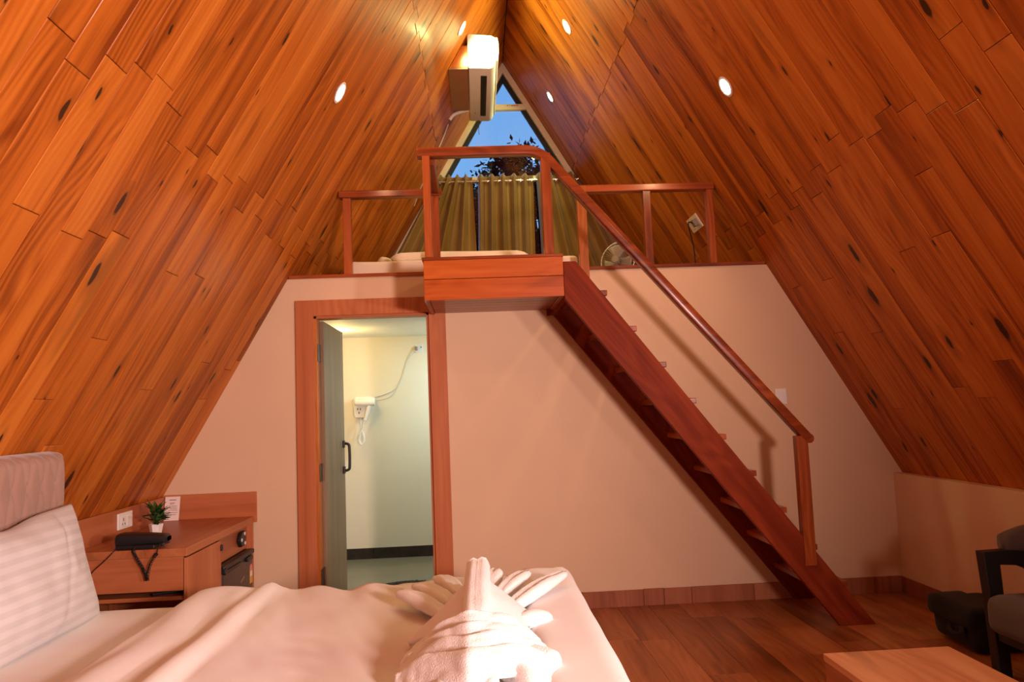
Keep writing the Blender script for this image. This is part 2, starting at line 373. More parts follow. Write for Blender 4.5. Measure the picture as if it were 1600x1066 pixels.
# ------------------------------------------------------------------ the A-frame slopes, board by board
H, TL, TR = 5.2121, 1.7128, 1.7385
KZ, KX = 0.8116, 2.4675                # knee walls
YB, YF = -6.4, 2.97                    # rear wall behind the camera, glazed gable beyond the loft
PW = 0.146
def plank_bm(L, w, proud):
    """one chamfered board, local x up the slope, z into the room; its face at z = proud"""
    b = bmesh.new(); hx, hy, c, g = L/2-0.0012, w/2-0.0010, 0.0022, -0.014
    r = [[b.verts.new((sx*(hx-i), sy*(hy-i), z)) for sx, sy in ((-1, -1), (1, -1), (1, 1), (-1, 1))] for i, z in ((0, g), (0, proud-c*0.8), (c, proud))]
    for A, B in zip(r, r[1:]):
        for k in range(4): b.faces.new((A[k], A[(k+1) % 4], B[(k+1) % 4], B[k]))
    b.faces.new(r[-1]); return b
def slope(side):
    s = -1 if side == 'left' else 1; T = TL if s < 0 else TR
    a = math.atan(T); up = V((-s*math.cos(a), 0, math.sin(a))); nrm = V((-s*math.sin(a), 0, -math.cos(a)))
    apex = V((0, 0, H)); b = bmesh.new()
    zlow = 0.74; xl = s*(H-zlow)/T; out = -nrm*0.12
    A, B = V((xl, 0, zlow))-nrm*0.013, V((0, 0, H+0.013/math.cos(a)))
    vs = []
    for y in (YB, YF):
        for P in (A, B, B+out+V((0, 0, 0.05)), A+out): vs.append(b.verts.new((P.x, y, P.z)))
    for f in ((0, 1, 2, 3), (7, 6, 5, 4), (0, 4, 5, 1), (1, 5, 6, 2), (2, 6, 7, 3), (3, 7, 4, 0)): b.faces.new([vs[i] for i in f])
    root = struct('wall_'+side, b, BACKING, 'sloping '+side+' side of the A-frame roof lined with orange knotty pine boards')
    y0 = -3.001 if s < 0 else -2.763
    if s < 0:
        j2 = {0: 2.454, 1: 2.538, 2: 2.582, 3: 2.605, 4: 2.564, 5: 2.466, 6: 2.496, 7: 2.555, 8: 2.472}
        j3 = {1: 2.06, 3: 2.045, 5: 2.113, 9: 2.063}
    else:
        j2 = {0: 2.607, 1: 2.728, 2: 2.49, 3: 2.54, 4: 2.607, 5: 2.647, 6: 2.59, 7: 2.61, 8: 2.683, 9: 2.564, 10: 2.62}
        j3 = {5: 2.36, 6: 2.10, 8: 2.09, 16: 1.776, 13: 1.73, 15: 1.265, 7: 1.5, 10: 1.38, 17: 2.11}
    k = int(math.floor((YB-y0)/PW)); R = random.Random(11 if s < 0 else 12)
    while y0+k*PW < YF-0.02:
        ya, yb = max(y0+k*PW, YB), min(y0+(k+1)*PW, YF)
        js = [3.95+R.uniform(-0.012, 0.012)+(0.02 if k % 2 else 0)]
        js.append(j2.get(k, (2.48 if k % 2 else 2.60)+R.uniform(-0.05, 0.05)))
        if k in j3: js.append(j3[k])
        elif R.random() < 0.55: js.append(R.choice((2.08, 1.76, 1.5, 1.3, 1.7))+R.uniform(-0.04, 0.04))
        zs = [H-0.004] + sorted(js, reverse=True) + [zlow]
        for z1, z0 in zip(zs, zs[1:]):
            L = (z1-z0)/math.sin(a); zc = (z1+z0)/2
            if yb-ya < 0.03: continue
            bm = plank_bm(L, yb-ya, R.uniform(-0.0015, 0.0012))
            me = bpy.data.meshes.new('plank'); bmesh.ops.recalc_face_normals(bm, faces=bm.faces); bm.to_mesh(me); bm.free(); me.materials.append(PINE)
            o = bpy.data.objects.new('plank', me); COL.objects.link(o); o.parent = root
            M = Matrix((up, nrm.cross(up), nrm)).transposed().to_4x4(); M.translation = V((s*(H-zc)/T, (ya+yb)/2, zc)); o.matrix_local = M
        k += 1
    return root
slope('left'); slope('right')

# ------------------------------------------------------------------ floor, board by board
fl = struct('floor', box(-2.62, 2.62, YB-0.1, 0.0, -0.15, -0.012), BACKING, 'dark brown laminate plank floor of the room')
FW, FL = 0.2083, 1.25
k = int(math.floor((-2.6-0.267)/FW)); R = random.Random(5)
while 0.267+k*FW < 2.6:
    xa, xb = 0.267+k*FW, 0.267+(k+1)*FW
    y = 0.0-R.uniform(0.1, FL); ys = [0.0]
    while y > YB: ys.append(y); y -= FL
    ys.append(YB)
    for y1, y0 in zip(ys, ys[1:]):
        if y1-y0 < 0.02: continue
        bm = box(-(xb-xa)/2+0.0007, (xb-xa)/2-0.0007, -(y1-y0)/2+0.0007, (y1-y0)/2-0.0007, -0.012, 0.0, 0.0008, seg=1)
        o = obj('plank', bm, FLOORW, None); o.location = ((xa+xb)/2, (y0+y1)/2, 0); o.parent = fl
    k += 1

# ------------------------------------------------------------------ walls
LZ = 2.3117                             # underside line of the loft's edge trim
DX0, DX1, DH = -1.5205, -0.7322, 2.05   # doorway
WT = 0.10
def xs(z, s): return s*(H-z)/(TL if s < 0 else TR)
b = prism([(-2.60, 0), (DX0, 0), (DX0, LZ), (xs(LZ, -1)-0.008, LZ), (xs(0.80, -1)-0.008, 0.80), (-2.60, 0.76)], 'y', 0.0, WT)
prism([(DX0, DH), (DX1, DH), (DX1, LZ), (DX0, LZ)], 'y', 0.0, WT, bm=b)
prism([(DX1, 0), (2.55, 0), (2.55, 0.76), (xs(0.80, 1)+0.008, 0.80), (xs(LZ, 1)+0.008, LZ), (DX1, LZ)], 'y', 0.0, WT, bm=b)
struct('wall_back', b, PLASTER, 'peach plaster wall under the loft with the doorway')
struct('wall_right_lower', box(KX, KX+0.15, YB, 0.0, 0.0, KZ), PLASTER, 'low peach plaster wall under the right slope')
struct('wall_left_lower', box(-2.68, -2.53, YB, 0.0, 0.0, 0.80), PLASTER, 'low peach plaster wall under the left slope')
struct('wall_far', prism([(-2.68, 0), (2.68, 0), (2.68, 0.75), (xs(LZ, 1)+0.06, LZ), (xs(LZ, -1)-0.06, LZ), (-2.68, 0.75)], 'y', YF, YF+0.1), PLASTER, 'outer gable wall below the loft window')
b = prism([(-2.62, 0), (2.62, 0), (2.62, 0.7), (0, H+0.1), (-2.62, 0.7)], 'y', YB-0.1, YB)
struct('wall_rear', b, PLASTER, 'plaster gable wall behind the camera')
# skirting of separate pieces
bb = struct('baseboard_back', box(DX1+0.12, KX-0.012, -0.006, 0.0, 0.0, 0.104), BACKING, 'brown wooden baseboard in short pieces along the wall under the loft')
x = DX1+0.1131; R = random.Random(3)
for x1 in (-0.2, 0.245, 0.66, 0.80, 0.99, 1.42, 1.80, 2.02, 2.26, KX-0.012):
    obj('plank', box(x+0.001, x1-0.001, -0.014-R.uniform(0, 0.002), -0.004, 0.0, 0.108+R.uniform(0, 0.004), 0.0015, seg=1), SKIRT, bb); x = x1
br = struct('baseboard_right', box(KX-0.006, KX, YB, 0.0, 0.0, 0.104), BACKING, 'brown wooden baseboard along the low right wall')
y = -0.012
while y > YB+0.2:
    y1 = max(YB, y-R.uniform(0.3, 0.75))
    obj('plank', box(KX-0.014, KX-0.004, y1+0.001, y-0.001, 0.0, 0.108+R.uniform(0, 0.003), 0.0015, seg=1), SKIRT, br); y = y1
# loft slab and its edge trim
struct('floor_loft', box(xs(LZ, -1), xs(LZ, 1), WT, YF, 2.20, LZ), SLABM, 'loft floor above the bathroom')
tr = struct('trim_1', box(xs(LZ, -1)+0.01, -0.715, -0.012, WT, LZ, LZ+0.024, 0.002), REDX, 'thin brown wooden edge strip of the loft floor left of the stair landing')
tr = struct('trim_2', box(0.135, xs(LZ, 1)-0.01, -0.012, WT, LZ, LZ+0.024, 0.002), REDX, 'thin brown wooden edge strip of the loft floor right of the stair landing')
struct('trim_3', box(-0.715, 0.135, 0.0, WT, LZ, LZ+0.02, 0.002), REDX, 'wooden threshold strip between landing and loft')

# ------------------------------------------------------------------ bathroom behind the doorway
BX0, BX1, BY = -1.85, -0.25, 2.18
struct('floor_bathroom', box(BX0, BX1, 0.0, BY, -0.1, -0.001), BATHFLOOR, 'grey green tiled bathroom floor')
b = box(BX0-0.1, BX1+0.1, BY, BY+0.1, 0, 2.2); struct('wall_bathroom', b, BATHWALL, 'cream bathroom wall seen through the doorway')
struct('wall_bathroom_left', box(BX0-0.1, BX0, WT, BY, 0, 2.2), BATHWALL, 'cream left wall of the bathroom')
struct('wall_bathroom_right', box(BX1, BX1+0.1, WT, BY, 0, 2.2), BATHWALL, 'cream right wall of the bathroom')
struct('ceiling_bathroom', box(BX0, BX1, WT, BY, 2.112, 2.2), BATHCEIL, 'white bathroom ceiling')
bb = struct('baseboard_bathroom', box(BX0, BX1, BY-0.004, BY, 0, 0.10), DARKTILE, 'dark tiled skirting of the bathroom')
for i in range(4):
    obj('tile', box(BX0+0.4*i+0.001, BX0+0.4*(i+1)-0.001, BY-0.012, BY-0.003, 0, 0.10, 0.001, seg=1), DARKTILE, bb)

# door casing and door leaf
t = tag(thing('trim_4', (-1.13, 0, 0), 'tan wooden casing around the bathroom doorway', None), kind='structure')
obj('casing_board', box(-1.642, DX0, -0.018, 0.0, 0, 2.159, 0.002), LAMZ, t)
obj('casing_board', box(DX1, -0.6165, -0.018, 0.0, 0, 2.05, 0.002), LAMZ, t)
obj('casing_board', box(DX0, -0.6165, -0.018, 0.0, DH, 2.159, 0.002), LAMZ, t)
obj('jamb', box(DX0-0.001, DX0+0.018, 0.0, WT+0.01, 0, DH, 0.001), ORGZ, t, label='wooden jamb on the hinge side, coloured as lit orange')  # orange light on this jamb is put into its wood colour
obj('jamb', box(DX1-0.018, DX1+0.001, 0.0, WT+0.01, 0, DH, 0.001), LAMZ, t)
obj('jamb', box(DX0, DX1, 0.0, WT+0.01, DH-0.018, DH+0.001, 0.001), LAMX, t)
d = tag(thing('door_1', (-1.48, 0.12, 0), 'grey brown bathroom door standing open inwards', None), kind='structure')
obj('door_leaf', box(-1.515, -1.477, 0.115, 0.875, 0.012, 2.028, 0.003), DOORW, d)
h = obj('door_handle', tube(smoothpath([(-1.475, 0.80, 1.145), (-1.44, 0.80, 1.14), (-1.428, 0.80, 1.11), (-1.428, 0.80, 0.97), (-1.44, 0.80, 0.94), (-1.475, 0.80, 0.935)], 5), 0.011, 10), BLACK, d, True, 'black D-shaped pull handle')
for z in (0.94, 1.14): obj('handle_plate', box(-1.478, -1.462, 0.778, 0.822, z-0.028, z+0.028, 0.004), BLACK, d)
for z in (0.28, 0.98, 1.80):
    hb = box(-1.505, -1.4985, 0.02, 0.112, z-0.06, z+0.06, 0.001)
    tube([(-1.497, 0.112, z-0.06), (-1.497, 0.112, z+0.06)], 0.007, 8, hb)
    obj('hinge', hb, HINGE, d, label='dark steel butt hinge')

# ------------------------------------------------------------------ glazed gable beyond the loft
w = tag(thing('window_1', (0, YF, LZ), 'tall triangular gable window with cream frame', None), kind='structure')
def bar(P, Q, width, y0, y1, inward):
    """bar along P-Q in the xz plane, `width` thick to the side `inward`"""
    P, Q = V((P[0], 0, P[1])), V((Q[0], 0, Q[1])); n = V(inward).normalized()*width
    return prism([(P.x, P.z), (Q.x, Q.z), ((Q+n).x, (Q+n).z), ((P+n).x, (P+n).z)], 'y', y0, y1, 0.003)
def gbar(s, T, d0, d1, y0, y1):
    """bar along the slope between perpendicular distances d0 and d1 from it, mitred at the ridge"""
    c = math.cos(math.atan(T)); pts = []
    for d in (d0, d1):
        h = H-d/c; pts.append((s*(h-LZ)/T, LZ)); pts.append((0, h))
    return prism([pts[0], pts[1], pts[3], pts[2]], 'y', y0, y1, 0.003)
for s, T in ((-1, TL), (1, TR)):
    obj('frame_bar', gbar(s, T, 0.0, 0.060, YF-0.075, YF-0.01), CREAMF, w)
    obj('gasket', gbar(s, T, 0.061, 0.108, YF-0.035, YF+0.01), DARKF, w)
for z, hh in ((4.70, 0.062), (3.885, 0.055), (LZ+0.03, 0.06)):
    xl, xr = xs(z, -1)+0.05, xs(z, 1)-0.05
    mb = obj('mullion', box(xl, xr, YF-0.07, YF-0.008, z-hh/2, z+hh/2, 0.004), CREAMF, w)
    if z > 4.5:
        pb = bmesh.new(); R = random.Random(2); xx = 0.03
        for wd in (0.012, 0.0, 0.006, 0.0, 0.018, 0.02, 0.022): 
            if wd: box(xx, xx+wd, YF-0.0715, YF-0.070, z+0.008, z+0.018, bm=pb)
            xx += wd+0.008
        obj('print', pb, REDINK, w, label='small red print on the frame film')
zz = [(LZ, 3.86), (3.91, 4.67), (4.73, H-0.06)]
for z0, z1 in zz:
    b = prism([(xs(z0, -1)+0.03, z0), (xs(z0, 1)-0.03, z0), (xs(z1, 1)-0.03 if z1 < 5 else 0.01, z1), (xs(z1, -1)+0.03 if z1 < 5 else -0.01, z1)], 'y', YF-0.022, YF-0.016)
    obj('pane', b, GLASS, w, label='clear glass pane')

# outside
struct('ground', box(-30, 30, YF+0.4, 60, -0.3, -0.02), SOILM, 'dark ground outside beyond the gable window')
def leaf_quads(bm, c, d, n, L, wd):
    d = V(d).normalized(); s = d.cross(n); s = s.normalized() if s.length > 1e-6 else V((1, 0, 0)); n2 = s.cross(d)
    p = [c, c+d*L*0.45+s*wd-n2*0.02*L, c+d*L, c+d*L*0.45-s*wd-n2*0.02*L]
    bm.faces.new([bm.verts.new(q) for q in p])
def tree(x, y, zc, rx, rz, label, seed, leaves, L):
    R = random.Random(seed); t = thing('garden_tree', (x, y, 0), label, 'tree', 'trees outside the gable window')
    obj('trunk', tube(smoothpath([(x, y, -0.05), (x+0.1, y, zc*0.35), (x-0.05, y+0.1, zc*0.7), (x, y, zc)], 5), [0.16-0.006*i for i in range(16)], 8), BARK, t, True)
    tips = []
    bb = bmesh.new()
    for i in range(170):
        th, ph = R.uniform(0, 2*PI), math.acos(R.uniform(-0.7, 1)); rr = R.uniform(0.25, 1.0)**0.5*(1+0.10*math.sin(3*i))
        q = V((x+rx*rr*math.sin(ph)*math.cos(th), y+rx*rr*math.sin(ph)*math.sin(th), zc+rz*rr*math.cos(ph)))
        o = V((x, y, zc*0.75+R.uniform(-0.4, 0.4)))
        tube(smoothpath([o, o.lerp(q, 0.5)+V((0, 0, 0.15)), q], 4), 0.013, 5, bb); tips.append(q)
    obj('branches', bb, BARK, t)
    lb = bmesh.new()
    for i in range(leaves):
        c = R.choice(tips)+V((R.gauss(0, 0.12), R.gauss(0, 0.12), R.gauss(0, 0.11)))
        d = V((R.gauss(0, 1), R.gauss(0, 1), R.gauss(0.1, 0.7))); leaf_quads(lb, c, d, V((R.gauss(0, .4), R.gauss(0, .4), 1)), L*R.uniform(0.7, 1.3), L*0.26)
    f = obj('foliage', lb, TREELEAF, t); f['kind'] = 'stuff'
tree(0.85, 8.1, 4.50, 1.58, 1.38, 'dark leafy tree with tall crown outside right part of gable window', 4, 24000, 0.13)
tree(-0.75, 12.2, 3.9, 1.6, 1.7, 'dark lower tree outside the gable window behind middle curtain', 5, 9000, 0.12)
tree(-4.6, 14.5, 3.2, 1.6, 1.5, 'dark tree farther off outside behind left curtain', 6, 3000, 0.16)

# ------------------------------------------------------------------ landing, stairs and railings
L0, L1, LY = -0.713, 0.132, -0.706
t = thing('stair_landing', ((L0+L1)/2, LY/2, 2.03), 'boxed orange wooden landing projecting from the loft above the doorway', 'landing')
obj('fascia_board', box(L0, L1, LY, LY+0.028, 2.158, 2.272, 0.003), ORGX, t)
obj('fascia_board', box(L0, L1, LY, LY+0.028, 2.030, 2.155, 0.003), ORGX, t)
obj('side_board', box(L0, L0+0.026, LY+0.029, -0.001, 2.032, 2.272, 0.002), REDY, t)
obj('side_board', box(L1-0.026, L1, LY+0.029, -0.001, 2.032, 2.272, 0.002), REDY, t)
for i in range(6):
    y0 = LY+0.03+i*0.112
    obj('slat', box(L0+0.028, L1-0.028, y0+0.001, y0+0.110, 2.040, 2.058, 0.002, seg=1), REDX, t)
    obj('deck_board', box(L0-0.008, L1+0.004, y0-0.032+0.001, y0+0.080, 2.273, 2.292, 0.002, seg=1), REDX, t)

def edge(z): return 0.213+(2.245-z)/1.328
t = thing('staircase', (1.0, -0.33, 0), 'steep open wooden staircase with dark red stringers up to the loft', 'staircase')
obj('stringer', prism([(0.135, 2.245), (0.135, 2.015), (1.69, 0), (1.905, 0), (0.213, 2.245)], 'y', -0.690, -0.645, 0.003), STRW, t)
obj('stringer', prism([(0.085, 2.060), (0.085, 1.995), (0.13, 2.0), (1.69, 0), (1.905, 0), (0.213, 2.245), (0.14, 2.245), (0.14, 2.06)], 'y', -0.046, -0.002, 0.002), STRW, t)
for k in range(9):
    z = 2.062-0.2258*k; xt = edge(z)+0.047
    obj('tread', box(xt-0.205, xt, -0.644, -0.047, z-0.034, z, 0.004), REDY, t)
    if k < 8 or True:
        obj('tread_nose', box(edge(z)-0.03, xt, -0.682, -0.6445, z-0.034, z, 0.004), REDY, t)
    c = obj('cleat', box(xt-0.20, xt-0.02, -0.644, -0.622, z-0.064, z-0.035, 0.002, seg=1), REDX, t)

def railbar(pts, y, wy, h, bev=0.006):
    """rail of rectangular section following pts (x,z) in a plane of constant y"""
    pts = [V((p[0], 0, p[1])) for p in pts]; up = []; dn = []
    for i, p in enumerate(pts):
        tg = (pts[min(i+1, len(pts)-1)]-pts[max(i-1, 0)]).normalized(); n = V((-tg.z, 0, tg.x))
        if n.z < 0: n = -n
        q = p+n*h/2; up.append((q.x, q.z)); q = p-n*h/2; dn.append((q.x, q.z))
    return prism(up+dn[::-1], 'y', y-wy/2, y+wy/2, bev)
def arc(c, r, a0, a1, n=5): return [(c[0]+r*math.cos(a0+(a1-a0)*i/n), c[1]+r*math.sin(a0+(a1-a0)*i/n)) for i in range(n+1)]
t = thing('stair_railing', (0.5, -0.66, 0.3), 'red brown wooden handrail around the landing and down the stairs', 'railing')
obj('post', box(-0.703, -0.657, -0.702, -0.640, 2.293, 2.925, 0.004), REDZ, t)
obj('post', box(0.024, 0.084, -0.702, -0.635, 2.293, 2.925, 0.004), REDZ, t)
sl = math.atan2(1.085-2.90, 1.60-0.115)
pts = [(-0.735, 2.948), (-0.40, 2.950), (-0.16, 2.951)]
for i in range(11):
    q = i/10; P0, P1, P2_ = V((-0.075, 2.951)), V((0.020, 2.951)), V((0.085, 2.874)); e = P0*(1-q)**2+P1*2*q*(1-q)+P2_*q*q; pts.append((e.x, e.y))
pts += [(0.085+(1.585-0.085)*i/8, 2.874+(1.105-2.874)*i/8) for i in range(1, 9)]
obj('handrail', railbar(pts, -0.666, 0.075, 0.056, 0.008), REDX, t, 35)
obj('rail_end', tube([(1.580, -0.703, 1.112), (1.580, -0.629, 1.112)], 0.028, 16), REDX, t, True)
obj('newel_post', box(1.500, 1.570, -0.700, -0.6915, 0.36, 1.13, 0.002, bm=box(1.500, 1.570, -0.699, -0.640, 0.47, 1.13, 0.004)), REDZ, t)
obj('side_rail', box(-0.705, -0.630, -0.629, -0.010, 2.888, 2.938, 0.006), REDY, t)

t = thing('loft_railing', (-1.0, 0.03, LZ), 'brown wooden loft railing left of the landing', 'railing')
obj('top_rail', box(-1.335, -0.615, -0.008, 0.066, 2.876, 2.926, 0.006), REDX, t)
obj('post', box(-1.308, -1.252, 0.002, 0.058, LZ+0.0245, 2.876, 0.003), REDZ, t)
obj('post', box(-0.704, -0.638, 0.002, 0.058, LZ+0.0245, 2.876, 0.003), REDZ, t)
t = thing('loft_railing', (0.8, 0.03, LZ), 'brown wooden loft railing right of the stairs', 'railing')
obj('top_rail', box(0.325, 1.328, -0.008, 0.066, 2.872, 2.922, 0.006), REDX, t)
obj('post', box(0.328, 0.392, -0.075, -0.013, 2.115, 2.90, 0.003), ORGZ, t, label='post beside the stairs with orange light in its colour')  # the orange light falling on this post is part of its material
obj('post', box(0.812, 0.866, 0.002, 0.058, LZ+0.0245, 2.872, 0.003), REDZ, t)
obj('post', box(1.272, 1.320, 0.002, 0.058, LZ+0.0245, 2.872, 0.003), REDZ, t)

# ------------------------------------------------------------------ recessed downlights in the slopes
def downlight(s, y, z, label, power):
    T = TL if s < 0 else TR; a = math.atan(T); n = V((-s*math.sin(a), 0, -math.cos(a)))
    p = V((s*(H-z)/T, y, z)); t = thing('downlight', p, label, 'downlight', 'round downlights set in the pine slopes')
    M = frame(n, p)
    obj('trim_ring', lathe([(0.050, 0.0), (0.062, 0.001), (0.066, 0.005), (0.060, 0.009), (0.052, 0.008), (0.049, 0.005)], 28, M), WHITEP, t, 60)
    obj('lens', lathe([(0.0, 0.0065), (0.030, 0.0062), (0.050, 0.004), (0.050, 0.0005)], 28, M), LENS, t, 60)
    l = lamp('downlight_lamp', 'SPOT', p+n*0.045, power, DOWN_HI if y > 0 else DOWN_LO, p+n, 0.045, None, math.radians(178), 0.3)
    l.location = n*0.045; l.parent = t
for s, y, z, lb, pw in ((-1, -0.93, 3.235, 'low downlight on the left pine slope', 10), (1, -0.91, 3.235, 'low downlight on the right pine slope', 19),
                    (-1, 0.70, 4.466, 'high downlight on left slope beside the air conditioner', 36), (1, 0.70, 4.466, 'higher of the two upper downlights on the right slope', 28),
                    (1, 2.10, 4.468, 'small downlight on right slope near the gable window', 18),
                    (-1, -2.75, 3.235, 'downlight on left slope above the bed head', 4), (1, -2.75, 3.235, 'downlight on right slope above the chair', 14),
                    (-1, -0.70, 4.466, 'high downlight on left slope above the lower one', 6), (1, -0.70, 4.466, 'high downlight on right slope above the lower one', 16),
                    (-1, -2.10, 4.466, 'high downlight on left slope above the bed', 8), (1, -2.10, 4.466, 'high downlight on right slope above the bed foot', 9)):
    downlight(s, y, z, lb, pw)

# ------------------------------------------------------------------ air conditioner on its wooden box
bx = [(xs(4.245, -1)+0.004, 4.245), (-0.395, 4.245), (-0.395, 4.452), (xs(4.452, -1)+0.004, 4.452)]
t = thing('mounting_box', (-0.47, 1.41, 4.245), 'pine box fixed to the left slope behind the air conditioner', 'box')
obj('underside_panel', prism([bx[0], bx[1], (-0.395, 4.258), (xs(4.258, -1)+0.004, 4.258)], 'y', 0.97, 1.86, 0.001), BACKING if False else SLABM, t)
obj('end_panel', prism([(xs(4.259, -1)+0.004, 4.259), (-0.395, 4.259), (-0.395, 4.452), (xs(4.452, -1)+0.004, 4.452)], 'y', 0.97, 0.985, 0.001), ORGZ, t)
obj('body', prism([(xs(4.259, -1)+0.006, 4.259), (-0.397, 4.259), (-0.397, 4.450), (xs(4.450, -1)+0.006, 4.450)], 'y', 0.986, 1.858, 0.001), SLABM, t)
t = thing('air_conditioner', (-0.26, 1.5, 4.24), 'white wall air conditioner high on the left slope', 'air conditioner')
prof = [(-0.392, 4.262), (-0.384, 4.243), (-0.215, 4.236)]+[(-0.215+0.060*math.sin(a), 4.296-0.060*math.cos(a)) for a in [i*PI/2/5 for i in range(1, 6)]]+[(-0.142, 4.38), (-0.140, 4.46), (-0.150, 4.510), (-0.19, 4.530), (-0.375, 4.545), (-0.392, 4.535)]
obj('casing', prism(prof, 'y', 0.95, 2.13, 0.006), ACW, t, 30)
obj('front_panel', prism([(-0.152, 4.300), (-0.136, 4.305), (-0.128, 4.38), (-0.127, 4.46), (-0.136, 4.508), (-0.146, 4.512), (-0.139, 4.46), (-0.141, 4.38)], 'y', 0.945, 2.135, 0.003), ACW, t, 30)
obj('air_outlet', prism([(-0.285, 4.2345), (-0.232, 4.2325), (-0.232, 4.250), (-0.285, 4.250)], 'y', 1.09, 1.98, 0.001), BLACK, t, label='long dark outlet slot underneath')
obj('louver', prism([(-0.262, 4.2335), (-0.256, 4.2330), (-0.252, 4.250), (-0.258, 4.250)], 'y', 1.10, 1.97), DARKF, t)
pb = bmesh.new(); R = random.Random(9)
for i in range(5):
    for j in range(3):
        if R.random() < 0.75:
            x0 = -0.305+0.013*j; z0 = 4.275+0.0135*i
            box(x0, x0+R.uniform(0.005, 0.011), 0.9485, 0.9505, z0, z0+R.uniform(0.003, 0.009), bm=pb)
obj('rating_label', pb, INK, t, label='small dark print on the end cap')
obj('sensor_dot', lathe([(0, 0), (0.006, 0), (0.006, 0.002), (0, 0.002)], 10, frame((0, 0, -1), (-0.335, 1.92, 4.2415))), INK, t)
tag(obj('refrigerant_pipe', tube(smoothpath([(-0.40, 1.93, 4.275), (-0.47, 1.93, 4.262), (-0.545, 1.94, 4.235), (-0.585, 1.95, 4.190)], 5), 0.018, 10), CABLEW, None, True, at=(-0.5, 1.93, 4.24)), 'cream wrapped pipe leaving the air conditioner into the slope', 'pipe')
def slopept(s, y, z, off=0.008):
    T = TL if s < 0 else TR; a = math.atan(T); n = V((-s*math.sin(a), 0, -math.cos(a)))
    return V((s*(H-z)/T, y, z))+n*off
tag(obj('drain_cable', tube(smoothpath([slopept(-1, 2.0, 4.17), slopept(-1, 2.12, 4.05), slopept(-1, 2.22, 3.85), slopept(-1, 2.35, 3.62), slopept(-1, 2.5, 3.50)], 6), 0.006, 6), CABLEW, None, True), 'thin white cable running down the left slope below the air conditioner', 'cable')
tag(obj('control_wire', tube(smoothpath([(-0.30, 2.10, 4.245), (-0.298, 2.10, 4.19), (-0.305, 2.10, 4.14), (-0.30, 2.10, 4.09)], 5), 0.003, 5), BLACK, None, True), 'short dark wire hanging under the air conditioner', 'wire')

# ------------------------------------------------------------------ curtains
t = thing('curtain_rod', (0, 2.84, 3.845), 'thin metal curtain rod across the gable window', 'curtain rod')
obj('rod', tube([(-0.765, 2.84, 3.845), (0.775, 2.84, 3.845)], 0.011, 10), CHROME, t, True)
for x in (-0.765, 0.775): obj('finial', lathe([(0, -0.012), (0.016, -0.008), (0.018, 0), (0.016, 0.008), (0, 0.012)], 12, frame((1, 0, 0), (x, 2.84, 3.845))), CHROME, t, True)
for x in (-0.36, 0.30):
    obj('bracket', box(x-0.008, x+0.008, 2.84, YF-0.07, 3.852, 3.866, 0.002), CHROME, t)
def curtain(xa, xb, ba, bb, npl, label, seed, sweep=0.0, bot=2.345):
    R = random.Random(seed); t = thing('curtain', ((xa+xb)/2, 2.84, 3.9), label, 'curtain', 'olive gold curtains at the gable window')
    NU, NV = npl*14+1, 34
    ph = [R.uniform(-0.4, 0.4) for _ in range(npl+2)]
    def f(u, v):
        z = 3.905+(bot-3.905)*v
        x = (xa+(xb-xa)*u)*(1-v)+(ba+(bb-ba)*u)*v
        if sweep:
            e = max(0.0, (u-0.55)/0.45) if sweep > 0 else max(0.0, (0.45-u)/0.45)
            x += sweep*e*e*math.sin(PI*min(1, v*1.15))*0.55
        am = 0.060*(1-0.15*v)+0.012*math.sin(3*u*PI+v*2)*v
        pp = ph[int(u*npl)]
        sn = math.sin(2*PI*npl*u+pp*v*0.8)
        y = 2.84-am*(2*((1+sn)/2)**2.4-0.75)+0.012*v*math.sin(9*u+3*v)
        lim = (H-z)/1.74-0.012
        x = max(-lim, min(lim, x))
        return V((x+0.006*math.sin(7*v+5*u)*v, y, z))
    obj('drape', grid(NU, NV, f), CURT, t, 'all', mods=(('SOLIDIFY', {'thickness': 0.003}),))
    for i in range(npl*2):
        u = (i+0.5)/(npl*2); x = xa+(xb-xa)*u
        rg = bmesh.new()
        M = frame((0.45 if i % 2 else -0.45, 1, 0), (x, 2.84, 3.845), V((0, 0, 1)))
        b2 = bmesh.new(); bmesh.ops.create_circle(b2, segments=8, radius=0.004); b2.free()
        pts = [M @ V((0.021*math.cos(2*PI*k/14), 0.021*math.sin(2*PI*k/14), 0)) for k in range(15)]
        obj('eyelet', tube(pts, 0.0035, 6, caps=False), CHROME, t, True)
curtain(-0.745, -0.385, -1.62, -0.352, 4, 'olive gold curtain left of the window, spread along the left slope', 1, -0.02)
curtain(-0.322, 0.282, -0.36, 0.255, 5, 'olive gold curtain in the middle of the gable window', 2)
curtain(0.318, 0.775, 0.365, 1.60, 4, 'olive gold curtain right of the window, spread along the right slope', 3, 0.02)

# ------------------------------------------------------------------ loft bed, quilt, fan, socket
def softbox(x0, x1, y0, y1, z0, z1, r, amp=0.004, seed=0, sub=2):
    b = box(x0, x1, y0, y1, z0, z1)
    bmesh.ops.bevel(b, geom=list(b.edges), offset=r, segments=5, affect='EDGES', profile=0.5)
    bmesh.ops.subdivide_edges(b, edges=[e for e in b.edges if e.calc_length() > 0.12], cuts=7, use_grid_fill=True)
    for v in b.verts:
        n = nz(v.co+V((seed*7.1, 0, 0)), 3.5); v.co += V((nz(v.co+V((9+seed, 0, 0)), 4), nz(v.co+V((0, 5, seed)), 4), n))*amp
    return b
tag(obj('loft_mattress', softbox(-1.335, 0.350, 0.16, 2.05, LZ+0.002, 2.458, 0.03, 0.006, 1), LOFTBED, None, 'all', at=(-0.5, 1.1, LZ)), 'cream sheeted mattress on the loft floor behind the railing', 'mattress')
